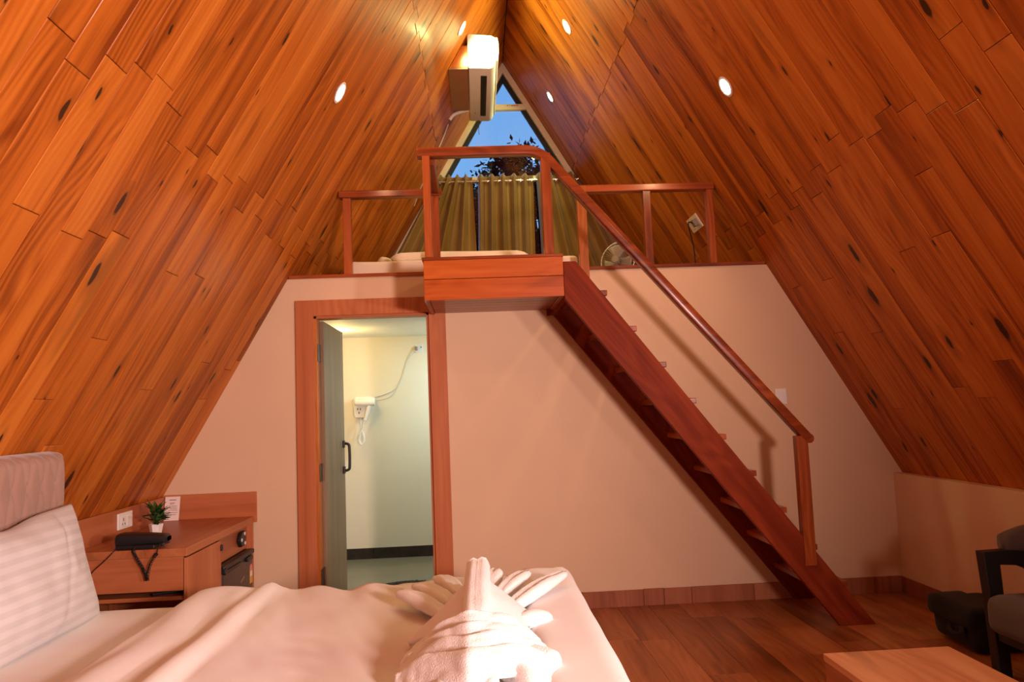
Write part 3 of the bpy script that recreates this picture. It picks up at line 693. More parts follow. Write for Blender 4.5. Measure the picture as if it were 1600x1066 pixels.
def quilt(u, v):
    x = -1.02+1.02*u; r = min(1, min(u, 1-u)*14)**0.5
    a = PI*v
    y = 0.62-0.36*math.sin(a)*r if v <= 0.5 else 0.62+0.36*math.sin(a)
    ring = 2*PI*v
    sg = lambda q: math.copysign(abs(q)**0.45, q)
    y = 0.66-0.38*sg(math.cos(ring))*(0.9+0.1*r); z = 2.507+(0.046-0.010*u)*r*sg(math.sin(ring))
    z += 0.006*nz((x*3, y*3, 1.7))
    return V((x, y, z))
tag(obj('folded_quilt', grid(40, 33, quilt), LOFTBED, None, 'all', at=(-0.5, 0.66, 2.46)), 'cream folded quilt lying on the loft mattress', 'quilt')
def lump(u, v):
    th, ph = 2*PI*u, PI*v
    d = V((math.sin(ph)*math.cos(th), math.sin(ph)*math.sin(th), math.cos(ph)))
    p = V((-1.075+0.075*d.x, 0.62+0.30*d.y, 2.503+0.040*d.z)); return p+d*0.008*nz(d*2.5+V((3, 1, 0)))
tag(obj('loft_pillow', grid(25, 17, lump), LOFTBED, None, 'all', at=(-1.075, 0.62, 2.46)), 'small crumpled cream pillow at the left end of the loft quilt', 'pillow')

fx, fy, fz = 0.868, 1.30, 2.622
t = thing('table_fan', (fx, fy, LZ), 'small grey table fan standing on the loft floor', 'fan')
fn = V((-0.62, -0.76, 0.12)).normalized(); M = frame(fn, (fx, fy, fz), V((0, 0, 1)))
def Mp(M, p): return M @ V(p)
gb = bmesh.new()
for k in range(30):
    a = 2*PI*k/30
    tube([Mp(M, (0.035*math.cos(a), 0.035*math.sin(a), 0.062)), Mp(M, (0.11*math.cos(a+.15), 0.11*math.sin(a+.15), 0.055)), Mp(M, (0.165*math.cos(a+.3), 0.165*math.sin(a+.3), 0.02))], 0.0016, 4, gb)
    tube([Mp(M, (0.05*math.cos(a), 0.05*math.sin(a), -0.06)), Mp(M, (0.12*math.cos(a), 0.12*math.sin(a), -0.05)), Mp(M, (0.165*math.cos(a), 0.165*math.sin(a), -0.0)) ], 0.0016, 4, gb)
obj('grille', gb, SMOKE, t)
obj('rim', tube([Mp(M, (0.166*math.cos(2*PI*k/40), 0.166*math.sin(2*PI*k/40), 0.01)) for k in range(41)], 0.005, 8, caps=False), WHITEP, t, True, label='white outer ring')
obj('hub_cap', lathe([(0, 0.07), (0.03, 0.068), (0.037, 0.06), (0.037, 0.055), (0, 0.055)], 20, M), SMOKE, t, 40)
for k in range(3):
    a0 = 2*PI*k/3
    def bl(u, v, a0=a0):
        r = 0.03+0.115*u; a = a0+(v-0.5)*1.45*(0.7+0.3*u); return Mp(M, (r*math.cos(a), r*math.sin(a), 0.012+0.035*(v-0.5)))
    obj('blade', grid(8, 8, bl), SMOKE, t, 'all', mods=(('SOLIDIFY', {'thickness': 0.002}),))
obj('motor', lathe([(0, -0.15), (0.04, -0.145), (0.052, -0.12), (0.052, -0.065), (0.03, -0.055), (0.012, 0.055), (0, 0.055)], 20, M), SMOKE, t, 40)
q = Mp(M, (0, 0, -0.10))
obj('stand', tube([(q.x, q.y, LZ+0.03), (q.x, q.y, fz-0.03)], 0.017, 12), SMOKE, t, True)
obj('base', lathe([(0, 0), (0.10, 0), (0.10, 0.012), (0.07, 0.028), (0.02, 0.035), (0, 0.035)], 28, Matrix.Translation((q.x, q.y, LZ+0.002))), SMOKE, t, 40)

aR = math.atan(TR); nR = V((-math.sin(aR), 0, -math.cos(aR)))
pS = slopept(1, 0.695, 2.795, 0.0); t = thing('loft_socket', pS, 'square double socket plate on the right slope above the loft floor', 'socket')
upR = V((-math.cos(aR), 0, math.sin(aR))); MS = Matrix((V((0, 1, 0)), nR.cross(V((0, 1, 0))), nR)).transposed().to_4x4(); MS.translation = pS
def boxM(M, *a, bev=0.0):
    b = box(*a, bev=bev, seg=2); bmesh.ops.transform(b, matrix=M, verts=b.verts); return b
obj('face_plate', boxM(MS, -0.125, 0.125, -0.06, 0.06, 0.001, 0.011, bev=0.003), WHITEP, t)
obj('rocker', boxM(MS, 0.02, 0.09, -0.035, 0.035, 0.011, 0.015, bev=0.002), WHITEP, t)
obj('plug', boxM(MS, -0.09, -0.03, -0.03, 0.03, 0.011, 0.045, bev=0.006), SMOKE, t)
pA = Mp(MS, (-0.06, -0.06, 0.03))
tag(obj('fan_cord', tube(smoothpath([Mp(MS, (-0.06, 0.0, 0.04)), pA+V((-0.02, 0, -0.06)), (pA.x+0.02, pA.y+0.02, 2.55), (pA.x+0.0, pA.y+0.05, LZ+0.012), (1.2, 1.0, LZ+0.010), (q.x+0.10, q.y-0.02, LZ+0.012)], 6), 0.005, 6), BLACK, None, True), 'dark cord hanging from the loft socket to the fan', 'cord')

# ------------------------------------------------------------------ switch by the stairs
t = thing('light_switch', (1.705, -0.006, 1.375), 'white light switch on the wall behind the handrail', 'switch')
obj('face_plate', box(1.665, 1.745, -0.010, 0.0, 1.318, 1.428, 0.003), WHITEP, t)
obj('rocker', box(1.685, 1.725, -0.014, -0.010, 1.335, 1.41, 0.002), WHITEP, t)

# ------------------------------------------------------------------ hair dryer, cable and socket in the bathroom
yb = BY
t = thing('hair_dryer', (-1.50, yb-0.06, 1.40), 'white hair dryer in its holder on the bathroom wall', 'hair dryer')
def P2(x, z): return (x, z)
obj('holder', prism([(-1.585, 1.335), (-1.50, 1.335), (-1.47, 1.425), (-1.475, 1.47), (-1.40, 1.475), (-1.395, 1.515), (-1.43, 1.535), (-1.575, 1.535), (-1.60, 1.51), (-1.597, 1.36)], 'y', yb-0.07, yb, 0.008), WHITEP, t, 40)
obj('barrel', lathe([(0, 0), (0.030, 0), (0.033, 0.01), (0.038, 0.12), (0.040, 0.155), (0.030, 0.185), (0, 0.19)], 20, frame((1, 0, -0.02), (-1.575, yb-0.115, 1.482), V((0, 0, 1)))), WHITEP, t, 40)
obj('handle', tube([(-1.435, yb-0.115, 1.462), (-1.462, yb-0.112, 1.39), (-1.488, yb-0.10, 1.315)], [0.026, 0.024, 0.018], 12, flat=0.8), WHITEP, t, 50)
obj('nozzle_opening', lathe([(0, 0), (0.027, 0), (0.027, 0.004), (0, 0.004)], 18, frame((-1, 0, 0), (-1.574, yb-0.115, 1.482))), SMOKE, t)
sk = bmesh.new()
for x, z in ((-1.56, 1.42), (-1.535, 1.42), (-1.548, 1.385)): box(x-0.004, x+0.004, yb-0.0715, yb-0.0695, z-0.012, z+0.008, bm=sk)
obj('shaver_slots', sk, INK, t)
cp = [V((-1.490, yb-0.10, 1.312)), V((-1.51, yb-0.09, 1.26)), V((-1.54, yb-0.085, 1.18)), V((-1.55, yb-0.085, 1.12)), V((-1.53, yb-0.085, 1.085)), V((-1.505, yb-0.085, 1.11)), V((-1.508, yb-0.085, 1.17)), V((-1.53, yb-0.05, 1.22)), V((-1.545, yb-0.03, 1.34))]
base = smoothpath(cp, 14); coil = []
for i in range(len(base)*3):
    u = i/3; k0 = min(int(u), len(base)-2); p = base[k0].lerp(base[k0+1], u-k0)
    rr = 0.009 if 12 < k0 < 95 else 0.002
    coil.append(p+V((math.cos(i*1.15)*rr, math.sin(i*1.15)*rr, math.sin(i*1.15+1)*rr*0.5)))
obj('coiled_cord', tube(coil, 0.0045, 5), WHITEP, t, True)
t = thing('bathroom_socket', (-0.975, yb, 1.985), 'small white wall socket high on the bathroom wall', 'socket')
obj('face_plate', box(-1.005, -0.925, yb-0.010, yb, 1.945, 2.025, 0.003), WHITEP, t)
obj('plug', box(-1.004, -0.975, yb-0.048, yb-0.010, 1.965, 2.003, 0.006), SMOKE, t)
obj('switch_dot', box(-0.95, -0.94, yb-0.012, yb-0.010, 1.99, 2.003), INK, t)
tag(obj('dryer_cable', tube(smoothpath([(-1.40, yb-0.012, 1.53), (-1.30, yb-0.010, 1.555), (-1.20, yb-0.008, 1.61), (-1.135, yb-0.008, 1.72), (-1.11, yb-0.008, 1.80), (-1.07, yb-0.010, 1.90), (-0.998, yb-0.035, 1.978)], 8), 0.005, 6), CABLEW, None, True), 'white cable running from hair dryer up to bathroom socket', 'cable')
tag(obj('dryer_wire', tube(smoothpath([(-1.39, yb-0.006, 1.50), (-1.27, yb-0.006, 1.52), (-1.19, yb-0.006, 1.60)], 8), 0.003, 5), CABLEW, None, True), 'thin second wire on the wall right of the hair dryer', 'wire')
def matf(u, v):
    a = 2*PI*v; r = 0.27*u*(1+0.02*math.sin(26*a)); return V((-1.0+r*1.05*math.cos(a), 0.78+r*math.sin(a), 0.002+0.040*(1-u**6)+0.012*nz((u*9*math.cos(a), u*9*math.sin(a), 0), 1.5)*(1-u**8)))
tag(obj('bath_mat', grid(16, 80, matf), MATF, None, 'all', at=(-1.0, 0.78, 0)), 'dark fluffy round mat on the bathroom floor inside the doorway', 'mat')

# ------------------------------------------------------------------ desk with cabinet, back panels
DZ, DXF, DXW, DY0 = 0.719, -1.932, -2.53, -1.195
t = thing('corner_desk', (-2.23, -0.6, 0), 'tan laminate corner desk with cabinet and fridge bay', 'desk')
obj('desktop', box(DXW+0.021, DXF, DY0, -0.021, DZ-0.042, DZ, 0.003), LAMY, t)
obj('back_panel', box(DXW+0.0, DXF+0.017, -0.020, -0.001, 0.679, 0.880, 0.002), LAMX, t, label='upright board along the plaster wall')
obj('wall_panel', box(DXW, DXW+0.020, -1.80, -0.0205, 0.0, 0.872, 0.002), LAMY, t, label='long upright board under the left slope')
obj('end_panel', box(-2.505, DXF-0.024, DY0+0.012, DY0+0.030, 0.505, DZ-0.043, 0.002), LAMX, t, label='apron board facing the bed')
obj('shelf', box(-2.505, DXF-0.024, DY0+0.025, -0.75, 0.455, 0.475, 0.002), LAMX, t)
obj('inner_side', box(-2.505, DXF-0.024, -0.80, -0.782, 0.02, DZ-0.043, 0.001), LAMZ, t)
obj('inner_end', box(-2.505, DXF-0.024, DY0+0.60, DY0+0.612, 0.02, 0.45, 0.001), LAMZ, t)
c = obj('cabinet_door', box(DXF-0.020, DXF-0.001, DY0+0.012, -0.668, 0.06, DZ-0.050, 0.002), LAMZ, t)
obj('hinge', box(DXF-0.002, DXF+0.010, -0.682, -0.662, 0.61, 0.645, 0.003), BLACK, c, label='small black door latch')
obj('divider', box(-2.505, DXF-0.022, -0.667, -0.650, 0.02, DZ-0.043, 0.001), LAMZ, t)
obj('bay_back', box(DXF-0.055, DXF-0.040, -0.648, -0.045, 0.520, DZ-0.043, 0.001), LAMY, t)
obj('wall_side', box(-2.505, DXF-0.002, -0.044, -0.022, 0.0, DZ-0.043, 0.002), LAMZ, t)
obj('bar', tube([(-2.12, DY0+0.04, 0.483), (-1.99, DY0+0.10, 0.487)], 0.008, 6), BLACK, t, label='black bar lying in the open shelf')
# socket plate on bay back
t = thing('fridge_plug', (DXF-0.03, -0.22, 0.60), 'black three-pin plug on the board above the fridge', 'plug')
obj('body', prism([(-0.275, 0.60), (-0.235, 0.645), (-0.165, 0.65), (-0.150, 0.60), (-0.165, 0.556), (-0.235, 0.553)], 'x', DXF-0.0395, DXF-0.012, 0.006), BLACK, t)
pb = bmesh.new()
for y, z in ((-0.245, 0.600), (-0.185, 0.632), (-0.178, 0.572)): lathe([(0, 0), (0.011, 0), (0.011, 0.004), (0, 0.005)], 10, frame((1, 0, 0), (DXF-0.012, y, z)), pb)
obj('screws', pb, WHITEP, t)
# mini fridge
t = thing('mini_fridge', (-2.20, -0.35, 0), 'dark brown mini fridge under the corner desk', 'fridge')
obj('cabinet', box(-2.46, -1.985, -0.640, -0.050, 0.002, 0.515, 0.008), BLACK, t)
obj('door', box(-1.984, -1.934, -0.640, -0.050, 0.02, 0.505, 0.008), FRIDGE, t)
obj('top_trim', box(-1.996, -1.921, -0.645, -0.047, 0.485, 0.515, 0.008), BLACK, t, label='black top edge of the fridge door')
obj('handle', box(-1.934, -1.918, -0.640, -0.33, 0.462, 0.484, 0.006), BLACK, t, label='black grip along the door top')
obj('lock', box(-1.934, -1.912, -0.21, -0.11, 0.455, 0.484, 0.006), BLACK, t)
obj('hinge', box(-2.0, -1.912, -0.652, -0.618, 0.47, 0.50, 0.005), BLACK, t)
lg = bmesh.new()
for i in range(4): box(-1.9345, -1.9325, -0.305+0.019*i, -0.293+0.019*i, 0.345+0.005*i, 0.362+0.005*i, bm=lg)
obj('emblem', lg, STEEL, t, label='small silver emblem on the fridge door')
s = obj('energy_label', box(-1.934, -1.932, -0.118, -0.062, 0.30, 0.385), YELLOW, t, label='yellow and white label at the door edge')
obj('label_top', lathe([(0, 0), (0.027, 0), (0.027, 0.0024), (0, 0.0024)], 16, frame((1, 0, 0), (-1.934, -0.09, 0.395))), PINKST, t)
obj('label_field', box(-1.9325, -1.931, -0.112, -0.068, 0.345, 0.378), PAPER, t)
# wall socket on wooden panel
t = thing('desk_socket', (-2.51, -0.615, 0.80), 'white wall socket on the wooden panel above the desk', 'socket')
obj('face_plate', box(DXW+0.0205, DXW+0.031, -0.705, -0.525, 0.757, 0.850, 0.003), WHITEP, t)
obj('socket_module', box(DXW+0.031, DXW+0.034, -0.680, -0.610, 0.770, 0.830, 0.002), WHITEP, t)
obj('switch_module', box(DXW+0.031, DXW+0.035, -0.605, -0.555, 0.770, 0.830, 0.002), WHITEP, t)
pb = bmesh.new()
for y, z, h in ((-0.648, 0.812, 0.009), (-0.660, 0.787, 0.005), (-0.632, 0.787, 0.005)): box(DXW+0.0335, DXW+0.0345, y-0.004, y+0.004, z-h, z+h, bm=pb)
obj('pin_holes', pb, INK, t)
# notice card
t = thing('notice_card', (-2.45, -0.035, DZ), 'white printed notice card leaning on the panel behind the plant', 'card')
def tilt(z): return -0.060+0.034*(z-DZ)/0.155
b = prism([(tilt(DZ), DZ+0.001), (tilt(0.872), 0.872), (tilt(0.872)-0.003, 0.872), (tilt(DZ)-0.003, DZ+0.001)], 'x', -2.505, -2.408)
obj('card', b, PAPER, t)
pb = bmesh.new(); R = random.Random(21)
for i, (z, x0, x1, h) in enumerate(((0.850, -2.478, -2.432, 0.006), (0.831, -2.472, -2.440, 0.004), (0.824, -2.472, -2.445, 0.003), (0.812, -2.478, -2.426, 0.003), (0.803, -2.484, -2.424, 0.0025), (0.794, -2.470, -2.424, 0.0025), (0.785, -2.480, -2.420, 0.0025), (0.770, -2.478, -2.420, 0.003), (0.757, -2.470, -2.428, 0.003))):
    x = x0
    while x < x1:
        wd = R.uniform(0.005, 0.012); y = tilt(z)-0.0034
        box(x, min(x+wd, x1), y, y+0.0008, z-h/2, z+h/2, bm=pb); x += wd+0.002
obj('print', pb, INK, t)
# potted plant
px, py = -2.315, -0.64
t = thing('potted_plant', (px, py, DZ), 'small green plant in a white hexagonal pot on the desk', 'plant')
obj('pot', lathe([(0, 0.0), (0.028, 0.0), (0.030, 0.003), (0.040, 0.058), (0.036, 0.058), (0.033, 0.050), (0, 0.050)], 6, Matrix.Translation((px, py, DZ+0.001)) @ Matrix.Rotation(0.3, 4, 'Z')), WHITEP, t)
obj('soil', lathe([(0, 0.052), (0.034, 0.0515), (0.033, 0.047)], 6, Matrix.Translation((px, py, DZ)) @ Matrix.Rotation(0.3, 4, 'Z')), BARK, t)
R = random.Random(14); st = bmesh.new()
for i in range(78):
    a = R.uniform(0, 2*PI); el = R.uniform(-0.1, 1.35); L = R.uniform(0.050, 0.078)
    hgt = R.uniform(0.015, 0.085); o = V((px, py, DZ+0.05)); c = o+V((math.cos(a)*0.030*R.random(), math.sin(a)*0.030*R.random(), hgt))
    tube([o, o.lerp(c, 0.6)+V((0, 0, 0.004)), c], 0.0014, 4, st)
    d = V((math.cos(a)*math.cos(el), math.sin(a)*math.cos(el), math.sin(el))); sd = d.cross(V((0, 0, 1))).normalized(); up = sd.cross(d)
    def lf(u, v, c=c, d=d, sd=sd, up=up, L=L):
        wv = 0.013*math.sin(PI*min(1, u*1.0)**0.8)*(v-0.5)*2
        return c+d*L*u+sd*wv-up*(0.012*u*u)+up*abs(v-0.5)*0.006
    obj('leaf', grid(6, 3, lf), LEAFM, t, 'all')
obj('stems', st, LEAFM, t)
# telephone
t = thing('telephone', (-2.18, -1.10, DZ), 'black corded telephone on the desk by the bed', 'telephone')
def body(u, v):
    x = -2.312+0.262*u; a = 2*PI*v
    hh = 0.040*(1-0.45*u)*min(1, (u+0.02)*12)**0.5*min(1, (1.02-u)*14)**0.5; wd = 0.060*(1-0.25*u)*min(1, (u+0.02)*14)**0.4*min(1, (1.02-u)*14)**0.4
    ca, sa = math.cos(a), math.sin(a); sg = lambda q: math.copysign(abs(q)**0.55, q)
    return V((x, -1.118+wd*sg(ca), DZ+0.043+0.010*u*(1-u)+hh*sg(sa)))
bm = grid(22, 29, body); bmesh.ops.holes_fill(bm, edges=[e for e in bm.edges if e.is_boundary]); 
obj('handset', bm, BLACK, t, 40)
obj('base', box(-2.300, -2.10, -1.180, -1.04, DZ+0.001, DZ+0.022, 0.006), BLACK, t)
obj('speaker_grille', box(-2.09, -2.062, -1.165, -1.075, DZ+0.012, DZ+0.026, 0.006), BLACK, t)
ca = smoothpath([(-2.205, -1.165, DZ+0.012), (-2.195, -1.205, DZ-0.004), (-2.165, -1.212, DZ-0.055), (-2.135, -1.214, DZ-0.105), (-2.122, -1.212, DZ-0.150)], 12)
cb = smoothpath([(-2.122, -1.214, DZ-0.150), (-2.116, -1.216, DZ-0.110), (-2.105, -1.218, DZ-0.070), (-2.082, -1.216, DZ-0.030), (-2.075, -1.212, DZ-0.018)], 12)
def coilof(path, r, turns):
    out = []; n = turns*10
    for i in range(n+1):
        u = i/n*(len(path)-1); k0 = min(int(u), len(path)-2); p = path[k0].lerp(path[k0+1], u-k0); a = 2*PI*turns*i/n
        tg = (path[k0+1]-path[k0]).normalized(); s1 = tg.cross(V((0, 1, 0))).normalized()
        out.append(p+s1*math.cos(a)*r+V((0, 1, 0))*math.sin(a)*r*0.8)
    return out
cc = tube(coilof(ca, 0.0075, 30), 0.0024, 5); tube(coilof(cb, 0.0065, 22), 0.0024, 5, cc)
tube(smoothpath([(-2.075, -1.212, DZ-0.018), (-2.072, -1.206, DZ+0.005), (-2.076, -1.16, DZ+0.030)], 6), 0.0024, 5, cc)
obj('coiled_cord', cc, BLACK, t, True)
obj('line_cord', tube(smoothpath([(-2.295, -1.175, DZ+0.010), (-2.30, -1.203, DZ-0.006), (-2.345, -1.206, DZ-0.05), (-2.40, -1.206, DZ-0.10), (-2.43, -1.20, DZ-0.16)], 8), 0.0025, 6), BLACK, t, True)

# ------------------------------------------------------------------ bed
BX_H, BX_F, BY_F, BY_N, BZ = -2.19, -0.06, -1.80, -3.66, 0.575
t = thing('bed', (-1.15, -2.73, 0), 'large double bed with quilted beige headboard and white sheet', 'bed')
obj('bed_base', box(BX_H, BX_F-0.02, BY_N+0.03, BY_F-0.03, 0.06, 0.33, 0.02), HEADB, t)
for x in (BX_H+0.1, BX_F-0.12):
    for y in (BY_N+0.12, BY_F-0.12): obj('leg', box(x-0.03, x+0.03, y-0.03, y+0.03, 0.0, 0.06, 0.005), BLACKW, t)
obj('mattress', softbox(BX_H+0.005, BX_F-0.005, BY_N, BY_F, 0.331, BZ, 0.045, 0.003, 4), LINEN, t, 'all')
# quilted headboard: ogee seams
hbX, hbT, hbTop, hbY = -2.215, 0.085, 1.258, -1.79
def seam(y, z):
    a, c = 0.100, 0.320
    u = (y-hbY)/a; w_ = 0.25+0.235*math.sin(2*PI*z/c)
    best = 9
    for sgn in (1, -1):
        q = u-(0.25+sgn*0.25*(1-abs(((z/c*1.0) % 1.0)*2-1)*2)*0.5*2*0.5*2)
    # straight zig-zag pair of seams crossing each half period
    tz = abs(((z/c) % 1.0)*2-1)
    for off in (tz*0.5, -tz*0.5):
        for k in (0.0, ):
            dd = abs(((u-off+0.5) % 1.0)-0.5)
            best = min(best, dd*a)
    return best
def hb(u, v):
    # v runs: back-top ... front ; here front sheet with rounded borders
    y = hbY-1.87*u; z = 0.30+(hbTop-0.30)*v
    ey = min(y-(hbY-1.87), hbY-y); ez = hbTop-z
    r = 0.05; e = min(ey, ez)
    depth = hbT*1.0
    k = 1.0 if e > r else math.sqrt(max(0, 1-((r-e)/r)**2))
    s_ = seam(y, z); puff = 0.016*(1-math.exp(-(s_/0.007)))
    return V((hbX-hbT+ (hbT-0.012)*k+puff*k, y, z))
bm = grid(330, 150, hb)
hd = obj('headboard', bm, HEADB, t, 'all')
rimp = box(hbX-hbT-0.01, hbX-hbT+0.012, hbY-1.868, hbY-0.002, 0.05, hbTop-0.002, 0.006)
obj('headboard_back', rimp, HEADB, t)
cr = bmesh.new()
# pillow leaning on the headboard
pillow = thing('bed_pillow', (-2.10, -2.29, BZ), 'large white striped pillow leaning on the beige headboard', 'pillow')
ex, ey_ = V((0, -1, 0)), V((-0.25, 0, 0.97)).normalized(); ez_ = ex.cross(ey_)
if ez_.x < 0: ez_ = -ez_
PL, PH = 0.86, 0.50
pc = V((-2.100, BY_F-0.065-PL/2, BZ+PH/2-0.030))
def pil(u, v, side):
    a, c = 2*u-1, 2*v-1
    t_ = (max(0, 1-abs(a)**2.6)*max(0, 1-abs(c)**2.6))**0.55
    pin = 1-0.055*(1-a*a) ; pin2 = 1-0.10*(1-c*c)
    w_ = a*(PL/2)*pin2 ; hgt = c*(PH/2)*pin
    hgt -= 0.03*math.exp(-((a-0.15)/0.35)**2)*max(0, c)
    w = nz((a*1.6, c*1.6, 3+side), 1.3)*0.018*t_ + nz((a*4, c*2.5, 7+side), 1.2)*0.007*t_
    crease = -0.014*math.exp(-((a+0.30+0.25*c)/0.045)**2)*t_*(1 if side > 0 else 0)*(0.4+0.6*max(0, c))
    return V((w_, hgt, side*(0.105*t_)+w+crease))
bm = grid(64, 48, lambda u, v: pil(u, v, 1)); grid(64, 48, lambda u, v: pil(u, v, -1), bm); bmesh.ops.remove_doubles(bm, verts=bm.verts, dist=0.0012)
bmesh.ops.recalc_face_normals(bm, faces=bm.faces)
me = bpy.data.meshes.new('pillowcase'); bm.to_mesh(me); bm.free(); me.materials.append(STRIPE)
for p in me.polygons: p.use_smooth = True
o = bpy.data.objects.new('pillowcase', me); COL.objects.link(o); o.parent = pillow
M = Matrix((ex, ey_, ez_)).transposed().to_4x4(); M.translation = pc-V(pillow.location); o.matrix_local = M

# duvet
def duv_h(x, y):
    z = 0.612
    wob = 0.012*nz((0, y*1.4, 2.0))
    z += 0.016*math.exp(-((x+1.555+wob)/0.070)**2) + 0.024*math.exp(-((x+1.350+wob*0.6)/0.040)**2) + 0.010*(1/(1+math.exp((x+1.33+wob*0.6)/0.012)))
    z += 0.010*math.exp(-((x+1.445)/0.03)**2)*nz((x*6, y*5, 4))
    ff = 1/(1+math.exp(-(x+0.268+0.01*nz((1, y*2, 0)))/0.010)); z += 0.034*ff
    mid = (1-ff)*min(1, max(0, (x+1.30)/0.1))
    w1 = nz((x*1.6, y*1.1, 0.3)); w2 = nz((x*6.0+y*2.2, y*1.3-x*0.8, 5.1)); w3 = nz((x*15+y*7, y*3.5-x*2, 8.2))
    z += mid*(0.013*w1+0.012*w2+0.005*w3)
    # creases running out of the fold at the far edge
    far = math.exp(-((y-BY_F)/0.35)**2)
    z += mid*far*0.012*math.sin(26*(x+0.35*(y-BY_F))+3*w1)*math.exp(-((x+1.05)/0.3)**2)
    z += 0.010*far*nz((x*8, 0, 2))
    st = (x > -1.66) and (x < -1.28)
    if st: z += 0.007*math.sin(34*(x+0.18*y)+5*nz((0, y*1.5, 1)))*0.5
    return z
XR = [(-1.655, 0.034)]+[(-1.655+0.028*(1-math.cos(a)), 0.030*(1-math.sin(a))) for a in (0.4, 0.9, 1.3)]
n = 104
XR += [(-1.625+(1.625-0.095)*i/n, 0) for i in range(n+1)]
XR += [(-0.095+0.055*math.sin(a), 0.055*(1-math.cos(a))) for a in (0.4, 0.8, 1.2, 1.57)]+[(-0.036, 0.14), (-0.034, 0.24), (-0.038, 0.33)]
YR = [(BY_N-0.03+(-1.845+0.03-BY_N)*i/120, 0) for i in range(121)]
YR += [(-1.815+0.05*math.sin(a), 0.05*(1-math.cos(a))) for a in (0.4, 0.8, 1.2, 1.57)]+[(-1.762, 0.12), (-1.760, 0.20), (-1.764, 0.28)]
bm = bmesh.new(); vs = []
for x, dx in XR:
    row = []
    for y, dy in YR:
        yy = y+(0.010*nz((x*4, 3, 1)) if dy else 0); xx = x+(0.008*nz((4, y*3, 1)) if (dx and x > -1) else 0)
        z = duv_h(x, y)-dx-dy
        row.append(bm.verts.new((xx, yy, z)))
    vs.append(row)
for i in range(len(XR)-1):
    for j in range(len(YR)-1): bm.faces.new((vs[i][j], vs[i+1][j], vs[i+1][j+1], vs[i][j+1]))
tag(obj('duvet', bm, LINEN, None, 'all', at=(-0.85, -2.7, 0.6), mods=(('SOLIDIFY', {'thickness': 0.012, 'offset': -1}),)), 'white duvet folded back below the pillow and draped over the bed foot', 'duvet')

# ------------------------------------------------------------------ towel sculpture on the duvet
TB = 0.628
t = thing('towel_sculpture', (-0.45, -2.45, TB), 'white towel folded into a peaked figure with fanned wings on the duvet', 'towel')
Bk, Fr, Lc, Rc = V((-0.440, -2.36, 0.772)), V((-0.467, -2.94, 0.735)), V((-0.668, -2.745, TB+0.012)), V((-0.225, -2.66, TB+0.02))
Bb = V((-0.45, -2.18, TB+0.01))
def tri_sheet(A, B, C, bulge, n=22):
    """soft triangular sheet A-B-C"""
    nrm = (B-A).cross(C-A).normalized()
    if nrm.z < 0: nrm = -nrm
    def f(u, v):
        p = A.lerp(B, u).lerp(C, v); w_ = 4*u*(1-u)*(1-v); return p+nrm*(bulge*w_*1.0+0.006*nz(p*9))
    return grid(n, n, f)
bm = tri_sheet(Fr, Bk, Lc, 0.014); tri = tri_sheet(Bk, Bb, Lc, 0.0); join(bm, tri)
obj('left_flap', bm, TOWEL, t, 'all', mods=(('SOLIDIFY', {'thickness': 0.016}),))
bm = tri_sheet(Fr, Bk, Rc, 0.03); tri = tri_sheet(Bk, Bb, Rc, 0.0); join(bm, tri)
obj('right_flap', bm, TOWEL, t, 'all', mods=(('SOLIDIFY', {'thickness': 0.016}),))
rp = smoothpath([Fr+V((0.02, 0.03, 0.0)), Fr.lerp(Bk, 0.4)+V((0.010, 0, 0.008)), Fr.lerp(Bk, 0.8)+V((0.004, 0, 0.012)), Bk+V((0.0, 0.0, 0.008)), Bk+V((0.0, 0.02, 0.015))], 6)
def rollsec(pts, w_, h_, bm=None, seed=0):
    n = 16; b = bmesh.new(); rings = []
    for i, p in enumerate(pts):
        e = min(1, (i+0.6)/2.2, (len(pts)-i-0.4)/2.2)**0.5
        ring = []
        for k in range(n):
            a = 2*PI*k/n; q = V((w_*e*math.cos(a)*(1+0.10*math.cos(2*a)), 0, h_*e*math.sin(a)-0.012*math.exp(-(math.cos(a)/0.25)**2)*(1 if math.sin(a) > 0 else 0)))
            ring.append(b.verts.new(p+q+V((1, 1, 1))*0.004*nz(p*20+q*30+V((seed, 0, 0)))))
        rings.append(ring)
    for A, B in zip(rings, rings[1:]):
        for k in range(n): b.faces.new((A[k], A[(k+1) % n], B[(k+1) % n], B[k]))
    b.faces.new(rings[0][::-1]); b.faces.new(rings[-1]); return join(bm, b) if bm else b
obj('ridge_fold', rollsec(rp, 0.041, 0.036), TOWEL, t, 'all')
obj('rolled_corner', tube(smoothpath([(-0.315, -2.70, TB+0.038), (-0.265, -2.665, TB+0.042), (-0.225, -2.64, TB+0.036), (-0.205, -2.63, TB+0.030)], 5), [0.020+0.016*math.sin(PI*min(1, (i+3)/17)) for i in range(16)], 14, flat=0.8), TOWEL, t, 'all')
